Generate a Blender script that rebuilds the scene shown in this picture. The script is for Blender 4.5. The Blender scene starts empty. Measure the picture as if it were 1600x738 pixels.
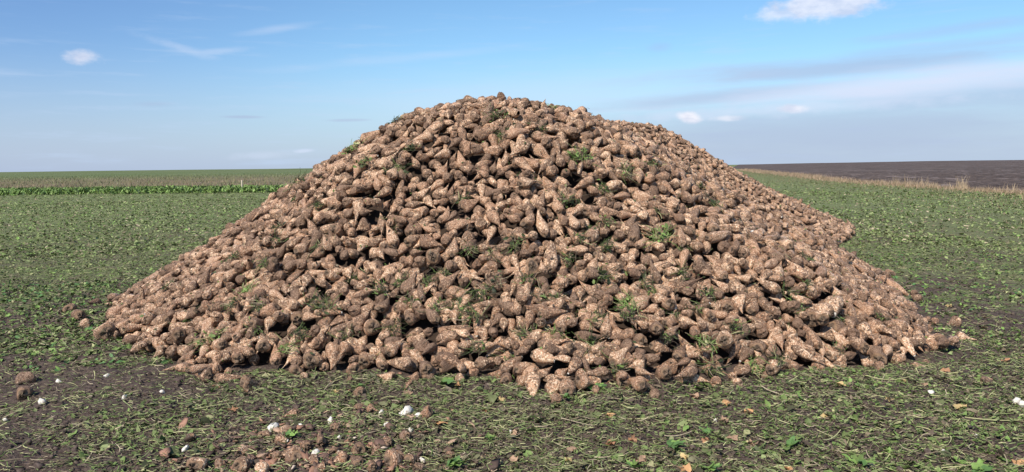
import bpy, math, random
import numpy as np
from mathutils import Vector, Matrix, Euler
from mathutils.bvhtree import BVHTree
rng = np.random.default_rng(7)
random.seed(7)
R = math.radians
scene = bpy.context.scene
C = scene.collection

# ------------------------------------------------------------------ camera
CAM = np.array([0.0, 0.0, 1.6])
PITCH, ROLL, FPX = R(5.4), R(0.64), 1186.0
cam_d = bpy.data.cameras.new('camera')
cam = bpy.data.objects.new('camera', cam_d); C.objects.link(cam)
cam_m = Matrix.Rotation(math.pi/2 - PITCH, 4, 'X') @ Matrix.Rotation(-ROLL, 4, 'Z')
cam.matrix_world = Matrix.Translation(CAM) @ cam_m
cam_d.sensor_fit = 'HORIZONTAL'; cam_d.sensor_width = 36.0
cam_d.lens = 36.0 * FPX / 1600.0
cam_d.clip_start = 0.05; cam_d.clip_end = 6000.0
scene.camera = cam
CM = np.array(cam_m.to_3x3())

def ray(px, py):
    """direction in the world of a point of the 1600 x 738 photograph"""
    d = CM @ np.array([(px-800.0)/FPX, -(py-369.0)/FPX, -1.0])
    return d/np.linalg.norm(d)
def project(P):
    q = (np.asarray(P, float) - CAM) @ CM
    return 800+FPX*q[..., 0]/-q[..., 2], 369-FPX*q[..., 1]/-q[..., 2]
def on_ground(px, py, z=0.0):
    d = ray(px, py); t = (z-CAM[2])/d[2]
    return CAM + d*t

# ------------------------------------------------------------------ light
SUN_EL, SUN_AZ = R(44), R(180+30)
to_sun = Vector((math.sin(SUN_AZ)*math.cos(SUN_EL), math.cos(SUN_AZ)*math.cos(SUN_EL), math.sin(SUN_EL)))
sd = bpy.data.lights.new('sun', 'SUN'); sd.energy = 4.6; sd.angle = R(0.53); sd.color = (1.0, 0.93, 0.82)
so = bpy.data.objects.new('sun', sd); C.objects.link(so)
so.rotation_euler = (-to_sun).to_track_quat('-Z', 'Y').to_euler()

scene.view_settings.view_transform = 'Standard'
scene.view_settings.look = 'None'
scene.view_settings.gamma = 1.0
scene.view_settings.exposure = 0.25
scene.view_settings.use_curve_mapping = False
scene.render.engine = 'CYCLES'
scene.cycles.max_bounces = 6
scene.cycles.diffuse_bounces = 3
scene.cycles.use_adaptive_sampling = True

# ------------------------------------------------------------------ node helpers
class N:
    def __init__(s, tree):
        s.t = tree; s.n = tree.nodes; s.l = tree.links
    def new(s, typ, **kw):
        n = s.n.new(typ)
        for k, v in kw.items(): setattr(n, k, v)
        return n
    def put(s, sock, v):
        if isinstance(v, bpy.types.NodeSocket): s.l.new(v, sock)
        elif v is not None:
            if sock.type == 'RGBA' and not hasattr(v, '__len__'): v = (v, v, v, 1)
            elif sock.type == 'RGBA' and len(v) == 3: v = (*v, 1)
            sock.default_value = v
    def math(s, op, a, b=None, c=None, clamp=False):
        n = s.new('ShaderNodeMath', operation=op, use_clamp=clamp)
        for i, v in enumerate((a, b, c)):
            if v is not None: s.put(n.inputs[i], v)
        return n.outputs[0]
    def noise(s, vec, scale, detail=3, rough=0.55, dist=0.0):
        n = s.new('ShaderNodeTexNoise')
        s.put(n.inputs['Vector'], vec); n.inputs['Scale'].default_value = scale
        n.inputs['Detail'].default_value = detail; n.inputs['Roughness'].default_value = rough
        n.inputs['Distortion'].default_value = dist
        return n.outputs['Fac']
    def smooth(s, v, a, b, lo=0.0, hi=1.0):
        n = s.new('ShaderNodeMapRange', interpolation_type='SMOOTHSTEP')
        s.put(n.inputs[0], v)
        for i, x in enumerate((a, b, lo, hi)): s.put(n.inputs[i+1], x)
        return n.outputs[0]
    def mix(s, f, a, b, typ='MIX'):
        n = s.new('ShaderNodeMix', data_type='RGBA', blend_type=typ)
        s.put(n.inputs[0], f); s.put(n.inputs[6], a); s.put(n.inputs[7], b)
        return n.outputs[2]
    def scale(s, vec, v):
        n = s.new('ShaderNodeVectorMath', operation='MULTIPLY')
        s.put(n.inputs[0], vec); n.inputs[1].default_value = v
        return n.outputs[0]
    def xyz(s, vec):
        n = s.new('ShaderNodeSeparateXYZ'); s.put(n.inputs[0], vec); return n.outputs
    def comb(s, x, y, z=0.0):
        n = s.new('ShaderNodeCombineXYZ')
        for i, v in enumerate((x, y, z)): s.put(n.inputs[i], v)
        return n.outputs[0]
    def attr(s, name):
        return s.new('ShaderNodeAttribute', attribute_name=name)
    def bump(s, h, strength, dist):
        n = s.new('ShaderNodeBump'); s.put(n.inputs['Height'], h)
        n.inputs['Strength'].default_value = strength; n.inputs['Distance'].default_value = dist
        return n.outputs[0]

def material(name, rough=0.8, spec=0.25):
    m = bpy.data.materials.new(name); m.use_nodes = True
    g = N(m.node_tree); b = g.n['Principled BSDF']
    b.inputs['Roughness'].default_value = rough
    b.inputs['Specular IOR Level'].default_value = spec
    return m, g, b

# ------------------------------------------------------------------ sky
w = bpy.data.worlds.new('World'); scene.world = w; w.use_nodes = True
g = N(w.node_tree); bg = g.n['Background']
sky = g.new('ShaderNodeTexSky', sky_type='NISHITA', sun_disc=False, sun_elevation=SUN_EL, sun_rotation=SUN_AZ)
sky.air_density = 1.0; sky.dust_density = 0.6; sky.ozone_density = 1.6; sky.altitude = 150
dirv = g.new('ShaderNodeTexCoord').outputs['Generated']
dx, dy, dz = g.xyz(dirv)
az = g.math('ARCTAN2', dx, dy)
el = g.math('ARCSINE', dz)
warp1 = g.math('SUBTRACT', g.noise(g.comb(g.math('MULTIPLY', az, 28), g.math('MULTIPLY', el, 60)), 1.0, 5, 0.6), 0.5)
warp2 = g.math('SUBTRACT', g.noise(g.comb(g.math('MULTIPLY', az, 6), g.math('MULTIPLY', el, 40), 4.0), 1.0, 5, 0.6), 0.5)
warp3 = g.math('SUBTRACT', g.noise(g.comb(g.math('MULTIPLY', az, 40), g.math('MULTIPLY', el, 62), 2.0), 1.0, 6, 0.6), 0.5)
fine = g.noise(g.comb(g.math('MULTIPLY', az, 9), g.math('MULTIPLY', el, 90), 9.0), 1.0, 5, 0.6)
def blob(px, py, rx, ry, tilt=0.0, soft=0.55, warp=warp1, wamt=1.6, sharp_bottom=False):
    d = ray(px, py); a0 = math.atan2(d[0], d[1]); e0 = math.asin(d[2])
    u = g.math('SUBTRACT', az, a0); v = g.math('SUBTRACT', el, e0)
    ct, st = math.cos(R(tilt)), math.sin(R(tilt))
    uu = g.math('ADD', g.math('MULTIPLY', u, ct), g.math('MULTIPLY', v, st))
    vv = g.math('SUBTRACT', g.math('MULTIPLY', v, ct), g.math('MULTIPLY', u, st))
    uu = g.math('DIVIDE', uu, rx/FPX); vv = g.math('DIVIDE', vv, ry/FPX)
    d2 = g.math('SQRT', g.math('ADD', g.math('MULTIPLY', uu, uu), g.math('MULTIPLY', vv, vv)))
    d2 = g.math('ADD', d2, g.math('MULTIPLY', warp, wamt))
    return g.smooth(d2, 1.0, 1.0-soft, 0.0, 1.0)
def total(items):
    s = None
    for f, k in items:
        f = g.math('MULTIPLY', f, k)
        s = f if s is None else g.math('MAXIMUM', s, f)
    return s
el_deg = g.math('MULTIPLY', el, 57.2958)
lav = g.math('MULTIPLY', g.smooth(el_deg, 9.0, -1.0), 0.75)
stratus = total([
    (blob(1330, 205, 700, 75, 1, 0.95, warp2, 0.7), 0.62),
    (blob(1480, 75, 330, 14, 3, 0.95, warp2, 1.3), 0.35),
    (blob(1140, 150, 330, 18, 4, 0.98, warp2, 1.4), 0.6),
    (blob(1330, 106, 400, 24, 2, 0.98, warp2, 1.6), 0.6),
    (blob(1560, 150, 430, 46, 2, 0.9, warp2, 1.0), 0.55),
    (blob(1450, 195, 560, 34, 0, 0.95, warp2, 1.0), 0.6),
    (blob(1500, 45, 170, 12, 3, 0.95, warp2, 1.4), 0.3),
    (blob(378, 183, 46, 3.2, 0, 0.8, warp1, 0.6), 0.5),
    (blob(545, 188, 46, 3.2, 1, 0.8, warp1, 0.6), 0.45),
    (blob(240, 163, 38, 6, 2, 0.9, warp1, 0.9), 0.28),
    (blob(1030, 74, 26, 10, 3, 0.9, warp1, 0.9), 0.25)])
white = total([
    (blob(1440, 129, 400, 30, 3, 0.97, warp2, 1.2), 0.95),
    (blob(1250, 168, 380, 16, 2, 0.95, warp1, 1.4), 0.5),
    (blob(850, 150, 500, 60, 2, 0.98, warp2, 0.8), 0.25),
    (blob(1560, 106, 130, 11, 6, 0.95, warp1, 1.2), 0.45),
    (blob(1010, 170, 240, 9, 2, 0.95, warp2, 1.2), 0.25),
    (blob(285, 76, 66, 9, -14, 0.95, warp1, 1.3), 0.28),
    (blob(345, 80, 55, 7, 8, 0.95, warp1, 1.3), 0.30),
    (blob(430, 46, 75, 8, 10, 0.95, warp2, 1.4), 0.26),
    (blob(640, 90, 280, 10, 6, 0.95, warp2, 1.5), 0.16),
    (blob(410, 243, 60, 9, 3, 0.9, warp1, 1.2), 0.3),
    (blob(475, 236, 22, 4, 4, 0.8, warp1, 0.8), 0.55)])
puff = total([
    (blob(128, 89, 28, 12, 0, 0.85, warp3, 1.5), 0.75),
    (blob(1290, 8, 105, 24, 2, 0.6, warp3, 1.3), 0.75),
    (blob(1225, 22, 55, 12, 0, 0.7, warp3, 1.3), 0.6),
    (blob(1076, 184, 24, 11, -8, 0.6, warp3, 1.0), 0.9),
    (blob(1240, 170, 28, 9, 0, 0.7, warp3, 1.0), 0.75),
    (blob(1140, 185, 34, 6, 0, 0.8, warp3, 1.0), 0.55)])
faint = g.math('MULTIPLY', g.smooth(fine, 0.5, 0.8), g.smooth(el_deg, 1.0, 14.0, 0.45, 0.18))
skyc = g.mix(1.0, sky.outputs[0], (0.66, 0.84, 1.12), 'MULTIPLY')
skyc = g.mix(g.smooth(az, -0.62, -0.05, 0.0, 1.0), skyc, g.mix(1.0, skyc, (1.22, 1.28, 1.12), 'MULTIPLY'))
skyc = g.mix(lav, skyc, (4.2, 5.0, 6.85))
skyc = g.mix(faint, skyc, (4.7, 5.9, 7.8))
skyc = g.mix(stratus, skyc, (3.5, 4.15, 5.9))
skyc = g.mix(white, skyc, (6.0, 6.7, 8.3))
pc = g.mix(g.smooth(warp1, -0.15, 0.2), (7.9, 7.9, 8.6), (5.6, 6.0, 7.4))
skyc = g.mix(puff, skyc, pc)
g.put(bg.inputs['Color'], skyc)
bg.inputs['Strength'].default_value = 0.10

# ------------------------------------------------------------------ numpy noise and terrain
def hash2(ix, iy, seed):
    h = (ix.astype(np.int64)*374761393 + iy.astype(np.int64)*668265263 + seed*974634777) & 0xffffffff
    h = ((h ^ (h >> 13))*1274126177) & 0xffffffff
    return ((h ^ (h >> 16)) & 0xffffff)/float(0xffffff)
def vnoise(x, y, s, seed):
    x = np.asarray(x)*s+1000.3; y = np.asarray(y)*s+1000.7
    ix = np.floor(x); iy = np.floor(y); fx = x-ix; fy = y-iy
    fx = fx*fx*(3-2*fx); fy = fy*fy*(3-2*fy)
    a = hash2(ix, iy, seed); b = hash2(ix+1, iy, seed); c = hash2(ix, iy+1, seed); d = hash2(ix+1, iy+1, seed)
    return (a*(1-fx)+b*fx)*(1-fy)+(c*(1-fx)+d*fx)*fy - 0.5
def sstep(a, b, x):
    t = np.clip((x-a)/(b-a), 0, 1); return t*t*(3-2*t)
def terrain(x, y, micro=True):
    x = np.asarray(x, float); y = np.asarray(y, float)
    d = np.hypot(x, y); a = np.degrees(np.arctan2(x, y))
    h = -1.0*np.exp(-((a-15)/6.0)**2)*sstep(100, 420, d)
    h = h + 0.5*sstep(20, 34, a)*sstep(80, 500, d)
    h = h - np.maximum(d-700, 0)*0.02
    h = h + 0.25*vnoise(x, y, 0.02, 5)*sstep(30, 120, d)
    if micro:
        f = 1-sstep(14, 45, d)
        h = h + f*(0.060*vnoise(x, y, 0.9, 1)+0.045*vnoise(x, y, 2.7, 2)+0.030*vnoise(x, y, 7.0, 3)+0.018*vnoise(x, y, 19.0, 4))
    return h
VERGE = np.array([(18.0, -30), (20, 5), (21, 20), (22.5, 30), (23.3, 34.5), (23.8, 42), (24.4, 50), (25.8, 60), (36.4, 108), (51, 172), (95, 330), (300, 1000)])
def verge_x(y):
    return np.interp(y, VERGE[:, 1], VERGE[:, 0])

def mesh_obj(name, verts, faces, mat, parent=None, smooth=True, attrs=None, mats=None, face_mat=None):
    """faces: int array (n,k) or list of such arrays"""
    me = bpy.data.meshes.new(name)
    fl = faces if isinstance(faces, list) else [faces]
    verts = np.ascontiguousarray(verts, dtype=np.float32)
    me.vertices.add(len(verts)); me.vertices.foreach_set('co', verts.ravel())
    loops = np.concatenate([f.ravel() for f in fl]).astype(np.int32)
    sizes = np.concatenate([np.full(len(f), f.shape[1]) for f in fl])
    starts = np.concatenate([[0], np.cumsum(sizes)[:-1]]).astype(np.int32)
    me.loops.add(len(loops)); me.loops.foreach_set('vertex_index', loops)
    me.polygons.add(len(sizes)); me.polygons.foreach_set('loop_start', starts)
    if smooth: me.polygons.foreach_set('use_smooth', np.ones(len(sizes), bool))
    for m in (mats or [mat]): me.materials.append(m)
    if face_mat is not None: me.polygons.foreach_set('material_index', face_mat.astype(np.int32))
    for k, (typ, arr) in (attrs or {}).items():
        a = me.attributes.new(k, typ, 'POINT')
        arr = np.ascontiguousarray(arr, dtype=np.float32)
        if typ == 'FLOAT': a.data.foreach_set('value', arr.ravel())
        elif typ == 'FLOAT_VECTOR': a.data.foreach_set('vector', arr.ravel())
        else: a.data.foreach_set('color', np.concatenate([arr, np.ones((len(arr), 1), np.float32)], 1).ravel())
    me.update(calc_edges=True)
    o = bpy.data.objects.new(name, me); C.objects.link(o)
    if parent is not None: o.parent = parent
    return o
def tag(o, label=None, cat=None, group=None, kind=None):
    if label: o['label'] = label
    if cat: o['category'] = cat
    if group: o['group'] = group
    if kind: o['kind'] = kind
    return o
def grid_faces(nr, nc, wrap=False):
    i, j = np.meshgrid(np.arange(nr-1), np.arange(nc if wrap else nc-1), indexing='ij')
    i = i.ravel(); j = j.ravel(); k = (j+1) % nc
    return np.stack([i*nc+j, i*nc+k, (i+1)*nc+k, (i+1)*nc+j], 1)

# ------------------------------------------------------------------ ground
def ground_material():
    m, g, b = material('field_soil', 0.92, 0.12)
    pos = g.new('ShaderNodeNewGeometry').outputs['Position']
    x, y, z = g.xyz(pos)
    d = g.math('SQRT', g.math('ADD', g.math('MULTIPLY', x, x), g.math('MULTIPLY', y, y)))
    nf = g.noise(pos, 38, 5, 0.65); nm = g.noise(pos, 5.5, 5, 0.6); nl = g.noise(pos, 0.55, 4, 0.6)
    streak = g.noise(g.scale(pos, (0.35, 1.6, 1.0)), 1.0, 5, 0.65)
    soil = g.mix(g.smooth(nf, 0.35, 0.7), (0.062, 0.044, 0.036), (0.170, 0.125, 0.102))
    soil = g.mix(g.smooth(nm, 0.4, 0.7, 0, 0.5), soil, (0.085, 0.066, 0.058))
    green = g.mix(g.smooth(nf, 0.3, 0.7), (0.085, 0.103, 0.042), (0.245, 0.295, 0.120))
    green = g.mix(g.smooth(streak, 0.4, 0.7, 0, 0.6), green, (0.175, 0.152, 0.095))
    cover = g.math('ADD', g.math('MULTIPLY', nm, 0.7), g.math('MULTIPLY', nl, 0.6))
    near = g.smooth(g.math('ADD', cover, g.smooth(d, 5, 13, -0.42, 0.0)), 0.48, 0.68, 0.0, 0.75)
    cov = g.mix(g.smooth(d, 12, 32), near, g.smooth(cover, 0.35, 0.62, 0.72, 1.0))
    col = g.mix(cov, soil, green)
    # far field beyond the standing rows: browned weeds, then green to the horizon
    edge = g.math('ADD', y, g.math('MULTIPLY', g.math('SUBTRACT', nl, 0.5), 6))
    left = g.smooth(x, 16, 8)
    weed = g.mix(g.smooth(g.noise(g.scale(pos, (0.25, 0.06, 1)), 1.0, 5, 0.6), 0.35, 0.65), (0.150, 0.138, 0.070), (0.215, 0.165, 0.105))
    col = g.mix(g.math('MULTIPLY', left, g.smooth(edge, 50, 56)), col, weed)
    fg = g.mix(g.smooth(g.noise(g.scale(pos, (0.05, 0.012, 1)), 1.0, 5, 0.6), 0.35, 0.65), (0.115, 0.150, 0.060), (0.150, 0.172, 0.080))
    col = g.mix(g.math('MULTIPLY', left, g.smooth(edge, 90, 200)), col, fg)
    g.put(b.inputs['Base Color'], col)
    g.put(b.inputs['Normal'], g.bump(g.math('ADD', nf, g.math('MULTIPLY', nm, 2)), 0.8, 0.03))
    return m
a_in = np.linspace(-46, 46, 760)
a_out = np.linspace(46, 314, 90)[1:-1]
angs = np.radians(np.concatenate([a_in, a_out]))
rads = np.concatenate([[0.3, 1.0, 2.0], np.geomspace(2.8, 60, 360), np.geomspace(60, 3500, 70)[1:]])
rr, aa = np.meshgrid(rads, angs, indexing='ij')
gx = rr*np.sin(aa); gy = rr*np.cos(aa)
gz = terrain(gx, gy)
gv = np.stack([gx, gy, gz], -1).reshape(-1, 3)
gf = grid_faces(len(rads), len(angs), True)[:, ::-1]
ground = mesh_obj('ground', gv, gf, ground_material())
tag(ground, 'dark field soil with green and brown cover reaching the horizon', kind='structure')

def ploughed_material():
    m, g, b = material('ploughed_soil', 0.95, 0.1)
    pos = g.new('ShaderNodeNewGeometry').outputs['Position']
    n1 = g.noise(pos, 2.2, 6, 0.7); n2 = g.noise(g.scale(pos, (0.10, 0.05, 1)), 1.0, 5, 0.7)
    n3 = g.noise(g.scale(pos, (0.45, 0.30, 1)), 1.0, 4, 0.7)
    c = g.mix(g.smooth(n1, 0.3, 0.7), (0.050, 0.038, 0.034), (0.130, 0.100, 0.088))
    c = g.mix(g.smooth(n2, 0.4, 0.75, 0, 0.8), c, (0.155, 0.122, 0.108))
    c = g.mix(g.smooth(n3, 0.53, 0.64, 0, 0.6), c, (0.26, 0.21, 0.195))
    g.put(b.inputs['Base Color'], c)
    g.put(b.inputs['Normal'], g.bump(n1, 1.0, 0.15))
    return m
ys = np.concatenate([np.linspace(-25, 20, 30), np.geomspace(20, 120, 260)[1:], np.geomspace(120, 1300, 80)[1:]])
us = np.concatenate([np.linspace(0, 1, 150)**1.6*60, np.geomspace(60, 1500, 40)[1:]])
py_, pu = np.meshgrid(ys, us, indexing='ij')
pxx = verge_x(py_)+0.9+pu*(1+0.0*py_)
pzz = terrain(pxx, py_, False)+0.03
fd = 1-sstep(60, 160, np.hypot(pxx, py_))
clod = (0.34*np.abs(vnoise(pxx, py_, .7, 21))+0.22*np.abs(vnoise(pxx, py_, 2.3, 22)))*fd*sstep(0, 1.0, pu)
pv = np.stack([pxx, py_, pzz+clod], -1).reshape(-1, 3)
tag(mesh_obj('ploughed_field', pv, grid_faces(len(ys), len(us))[:, ::-1], ploughed_material()),
    'dark purplish brown ploughed field on the right behind the dry grass', kind='structure')

# ------------------------------------------------------------------ the pile: target surface
FOOT = [(172, 478), (172, 526), (225, 553), (272, 578), (320, 590), (400, 583), (470, 590), (560, 588), (640, 600), (720, 597),
        (780, 603), (830, 616), (880, 624), (950, 610), (1000, 612), (1060, 605), (1150, 602), (1200, 596), (1290, 583), (1380, 576),
        (1430, 563), (1478, 545), (1452, 505), (1415, 470), (1365, 428)]
foot = np.array([on_ground(*p)[:2] for p in FOOT])
CA = np.array([-0.05, 8.75]); CB = np.array([2.5, 17.0])
backA = np.array([(5.3, 13.0), (3.5, 14.5), (0, 14.0), (-3.2, 12.6), (-4.9, 10.6)])
footA = np.concatenate([foot, backA])
footB = np.array([(-2.8, 17), (-2.0, 13.5), (1.0, 11.8), (4.5, 12.4), (6.4, 14.6), (7.6, 16.6), (8.3, 18.6), (7.6, 20.8), (5, 22.2), (2.0, 22.4), (-1.4, 20.8)])
def polar_R(poly, c):
    d = poly-c; a = np.arctan2(d[:, 1], d[:, 0]); r = np.hypot(d[:, 0], d[:, 1])
    o = np.argsort(a); a = a[o]; r = r[o]
    return np.concatenate([a-2*np.pi, a, a+2*np.pi]), np.tile(r, 3)
RA, RB = polar_R(footA, CA), polar_R(footB, CB)
GR = np.array([0, .08, .16, .27, .36, .45, .6, .75, .88, .96, 1.0, 1.06]); GH = np.array([1, .995, .968, .895, .795, .67, .465, .275, .125, .045, 0.0, -.03])
GRB = np.array([0, .15, .3, .45, .6, .75, .88, .96, 1.0, 1.06]); GHB = np.array([1, .95, .78, .57, .39, .23, .10, .035, 0, -.03])
def target(x, y):
    def hump(c, RR, H, gr, gh):
        a = np.arctan2(y-c[1], x-c[0]); rad = np.interp(a, *RR)
        return H*np.interp(np.hypot(x-c[0], y-c[1])/rad, gr, gh, right=-0.3)
    A = hump(CA, RA, 2.33, GR, GH); B = hump(CB, RB, 2.46, GRB, GHB)
    A = A-(0.14*sstep(-.5, .7, x))*sstep(0.3, 1.6, A)
    k = 0.05
    h = np.maximum(A, B) + k*np.exp(-np.abs(A-B)/k)*0.5*(np.minimum(A, B) > 0)
    n = 0.13*vnoise(x, y, 0.8, 31)+0.09*vnoise(x, y, 2.1, 32)
    return np.where(h > 0.02, h + n*sstep(0.05, 0.6, h), h)
X0, Y0, CS = -6.2, 4.3, 0.016
NX, NY = int(15.4/CS), int(18.8/CS)
hx = X0+np.arange(NX)*CS; hy = Y0+np.arange(NY)*CS
TX, TY = np.meshgrid(hx, hy, indexing='ij')
T = target(TX, TY).astype(np.float32)
G0 = terrain(TX, TY).astype(np.float32)
H = np.maximum(G0, T-0.24).astype(np.float32)
core_ok = T > 0.06
GXs, GYs = np.gradient(T, CS)
def smooth_box(a, n):
    for ax in (0, 1):
        c = np.cumsum(np.concatenate([np.repeat(np.take(a, [0], ax), n, ax), a, np.repeat(np.take(a, [-1], ax), n, ax)], ax), ax)
        a = (np.take(c, range(2*n, c.shape[ax]), ax)-np.take(c, range(0, c.shape[ax]-2*n), ax))/(2*n)
    return a
GXs = smooth_box(GXs, 10); GYs = smooth_box(GYs, 10)
step = 8
cx, cy = TX[::step, ::step], TY[::step, ::step]
cz = np.maximum(T[::step, ::step]-0.26, -0.3)
def core_material():
    m, g, b = material('gap_shade_core', 0.95, 0.1)
    pos = g.new('ShaderNodeNewGeometry').outputs['Position']
    g.put(b.inputs['Base Color'], g.mix(g.noise(pos, 20, 4), (0.02, 0.014, 0.011), (0.07, 0.048, 0.036)))
    return m
core = mesh_obj('pile_core', np.stack([cx, cy, cz], -1).reshape(-1, 3), grid_faces(*cx.shape)[:, ::-1], core_material())  # added backing sheet, coloured dark so gaps between beets read as shade
tag(core, 'dark mud-coloured backing sheet painting the shade in gaps between beets', 'beet pile', kind='stuff')

# ------------------------------------------------------------------ dropping beets on the height field
TS = np.array([0.06, 0.20, 0.38, 0.55, 0.70, 0.86])       # sphere chain along the root
class Beet: pass
def radius_profile(b, t):
    return b.R*np.interp(t, b.pt, b.pr)
def make_shape(b):
    k = rng.random()
    ex = rng.uniform(0.8, 1.4) if k < 0.62 else rng.uniform(1.4, 2.3)
    pt = np.array([0, .02, .07, .15, .26, .42, .58, .72, .86, 1.0])
    base = np.array([.30, .55, .84, .98, 1.0, .82, .57, .34, .16, .04])
    pr = base.copy(); m = pt > .26
    pr[m] = base[m]**ex
    pr = pr*rng.uniform(.94, 1.06, len(pr))
    if rng.random() < 0.14:                                # tail broken off
        cut = rng.uniform(.6, .8); pt = np.minimum(pt, 1.0); pr = np.interp(pt*cut, pt, pr); pr[-1] *= .8; b.cut = True
    else: b.cut = False
    b.pt, b.pr = pt, pr
    b.seed = int(rng.integers(1e6)); b.spin = rng.uniform(0, 6.28)
    b.tone = rng.uniform(0, 1)
    b.mud = float(np.clip((rng.normal(0.31, 0.13) if rng.random() > .10 else rng.uniform(.64, .9)), 0.05, 1.0))
    b.bend = rng.normal(0, 0.07, 2)
    b.lobe = rng.normal(0, 0.075, 3); b.traced = False
def drop(b, x, y, axis, commit=True, sink=0.026, zmax=None):
    """rest the root, whose middle stands over (x, y) and whose tail points along axis, on the height field"""
    L = b.L; s = (TS-0.38)*L
    cx_ = x+axis[0]*s; cy_ = y+axis[1]*s; cz_ = axis[2]*s
    r = np.maximum(radius_profile(b, TS), 0.012)
    i0 = int((min(cx_-r)-X0)/CS); i1 = int((max(cx_+r)-X0)/CS)+2
    j0 = int((min(cy_-r)-Y0)/CS); j1 = int((max(cy_+r)-Y0)/CS)+2
    if i0 < 0 or j0 < 0 or i1 >= NX or j1 >= NY: return None
    gx_ = hx[i0:i1][:, None, None]-cx_; gy_ = hy[j0:j1][None, :, None]-cy_
    q = r*r-gx_*gx_-gy_*gy_
    ok = q > 0; sq = np.sqrt(np.maximum(q, 0))
    under = np.where(ok, cz_-sq, 9).min(-1); top = np.where(ok, cz_+sq, -9).max(-1)
    sub = H[i0:i1, j0:j1]; m = under < 5
    if not m.any(): return None
    z = float((sub-under)[m].max())-sink
    if zmax is not None and z > zmax: return None
    if commit:
        new = top+z
        up = m & (new > sub); sub[up] = new[up]
        OWN[i0:i1, j0:j1][up] = b.id
        b.pos = np.array([x, y, z]); b.axis = axis
    return z
OWN = np.full((NX, NY), -1, np.int32)
beets = []
SMALL = False
def new_beet(L=None, Rm=None):
    if SMALL and L is None: L, Rm = float(rng.uniform(.11, .17)), float(rng.uniform(.030, .042))
    b = Beet(); make_shape(b)
    u = rng.random()
    b.L = L if L else float(np.clip(rng.normal(0.198, 0.054), 0.10, 0.37))
    b.R = Rm if Rm else float(np.clip(rng.normal(0.0425, 0.008)*(0.7+0.3*b.L/0.203), 0.026, 0.068))
    b.id = len(beets); return b
def rand_axis(x, y, i, j):
    gxx, gyy = GXs[i, j], GYs[i, j]
    k = rng.random()
    phi = rng.uniform(0, 2*np.pi)
    if k < 0.30:                                           # crown outward, tail into the pile
        phi = math.atan2(gyy, gxx)+rng.normal(0, 0.6)
        pit = rng.normal(0.05, 0.30)
    else:
        sl = gxx*math.cos(phi)+gyy*math.sin(phi)
        pit = math.atan(sl)*0.95+rng.normal(0, 0.17)
        if k > 0.93: pit = rng.uniform(-1.1, 1.1)
    return np.array([math.cos(phi)*math.cos(pit), math.sin(phi)*math.cos(pit), math.sin(pit)])
def fill(level, over, passes, tries=2):
    for _ in range(passes):
        ii, jj = np.nonzero((H < T-level) & core_ok)
        if len(ii) == 0: break
        n = min(len(ii), max(400, int(len(ii)*CS*CS*38)))
        sel = rng.choice(len(ii), n, replace=False)
        for q in sel:
            i, j = ii[q], jj[q]
            if H[i, j] >= T[i, j]-level: continue
            b = new_beet(); best = None
            lim = T[i, j]+over
            for _t in range(tries):
                a = rand_axis(hx[i], hy[j], i, j)
                z = drop(b, hx[i], hy[j], a, commit=False)
                if z is not None and (best is None or z < best[0]): best = (z, a)
            if best is None or best[0] > lim: continue
            drop(b, hx[i], hy[j], best[1]); beets.append(b)
fill(0.135, -0.085, 5)

def surf_hit(px, py):
    """where the sight line through a photo point meets the pile's target surface or the ground"""
    d = ray(px, py); t = np.linspace(3.2, 26, 3000); P = CAM+d*t[:, None]
    i = np.clip(((P[:, 0]-X0)/CS).astype(int), 0, NX-1); j = np.clip(((P[:, 1]-Y0)/CS).astype(int), 0, NY-1)
    k = np.nonzero(P[:, 2] < np.maximum(T[i, j], G0[i, j]))[0]
    return P[k[0]] if len(k) else None
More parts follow.
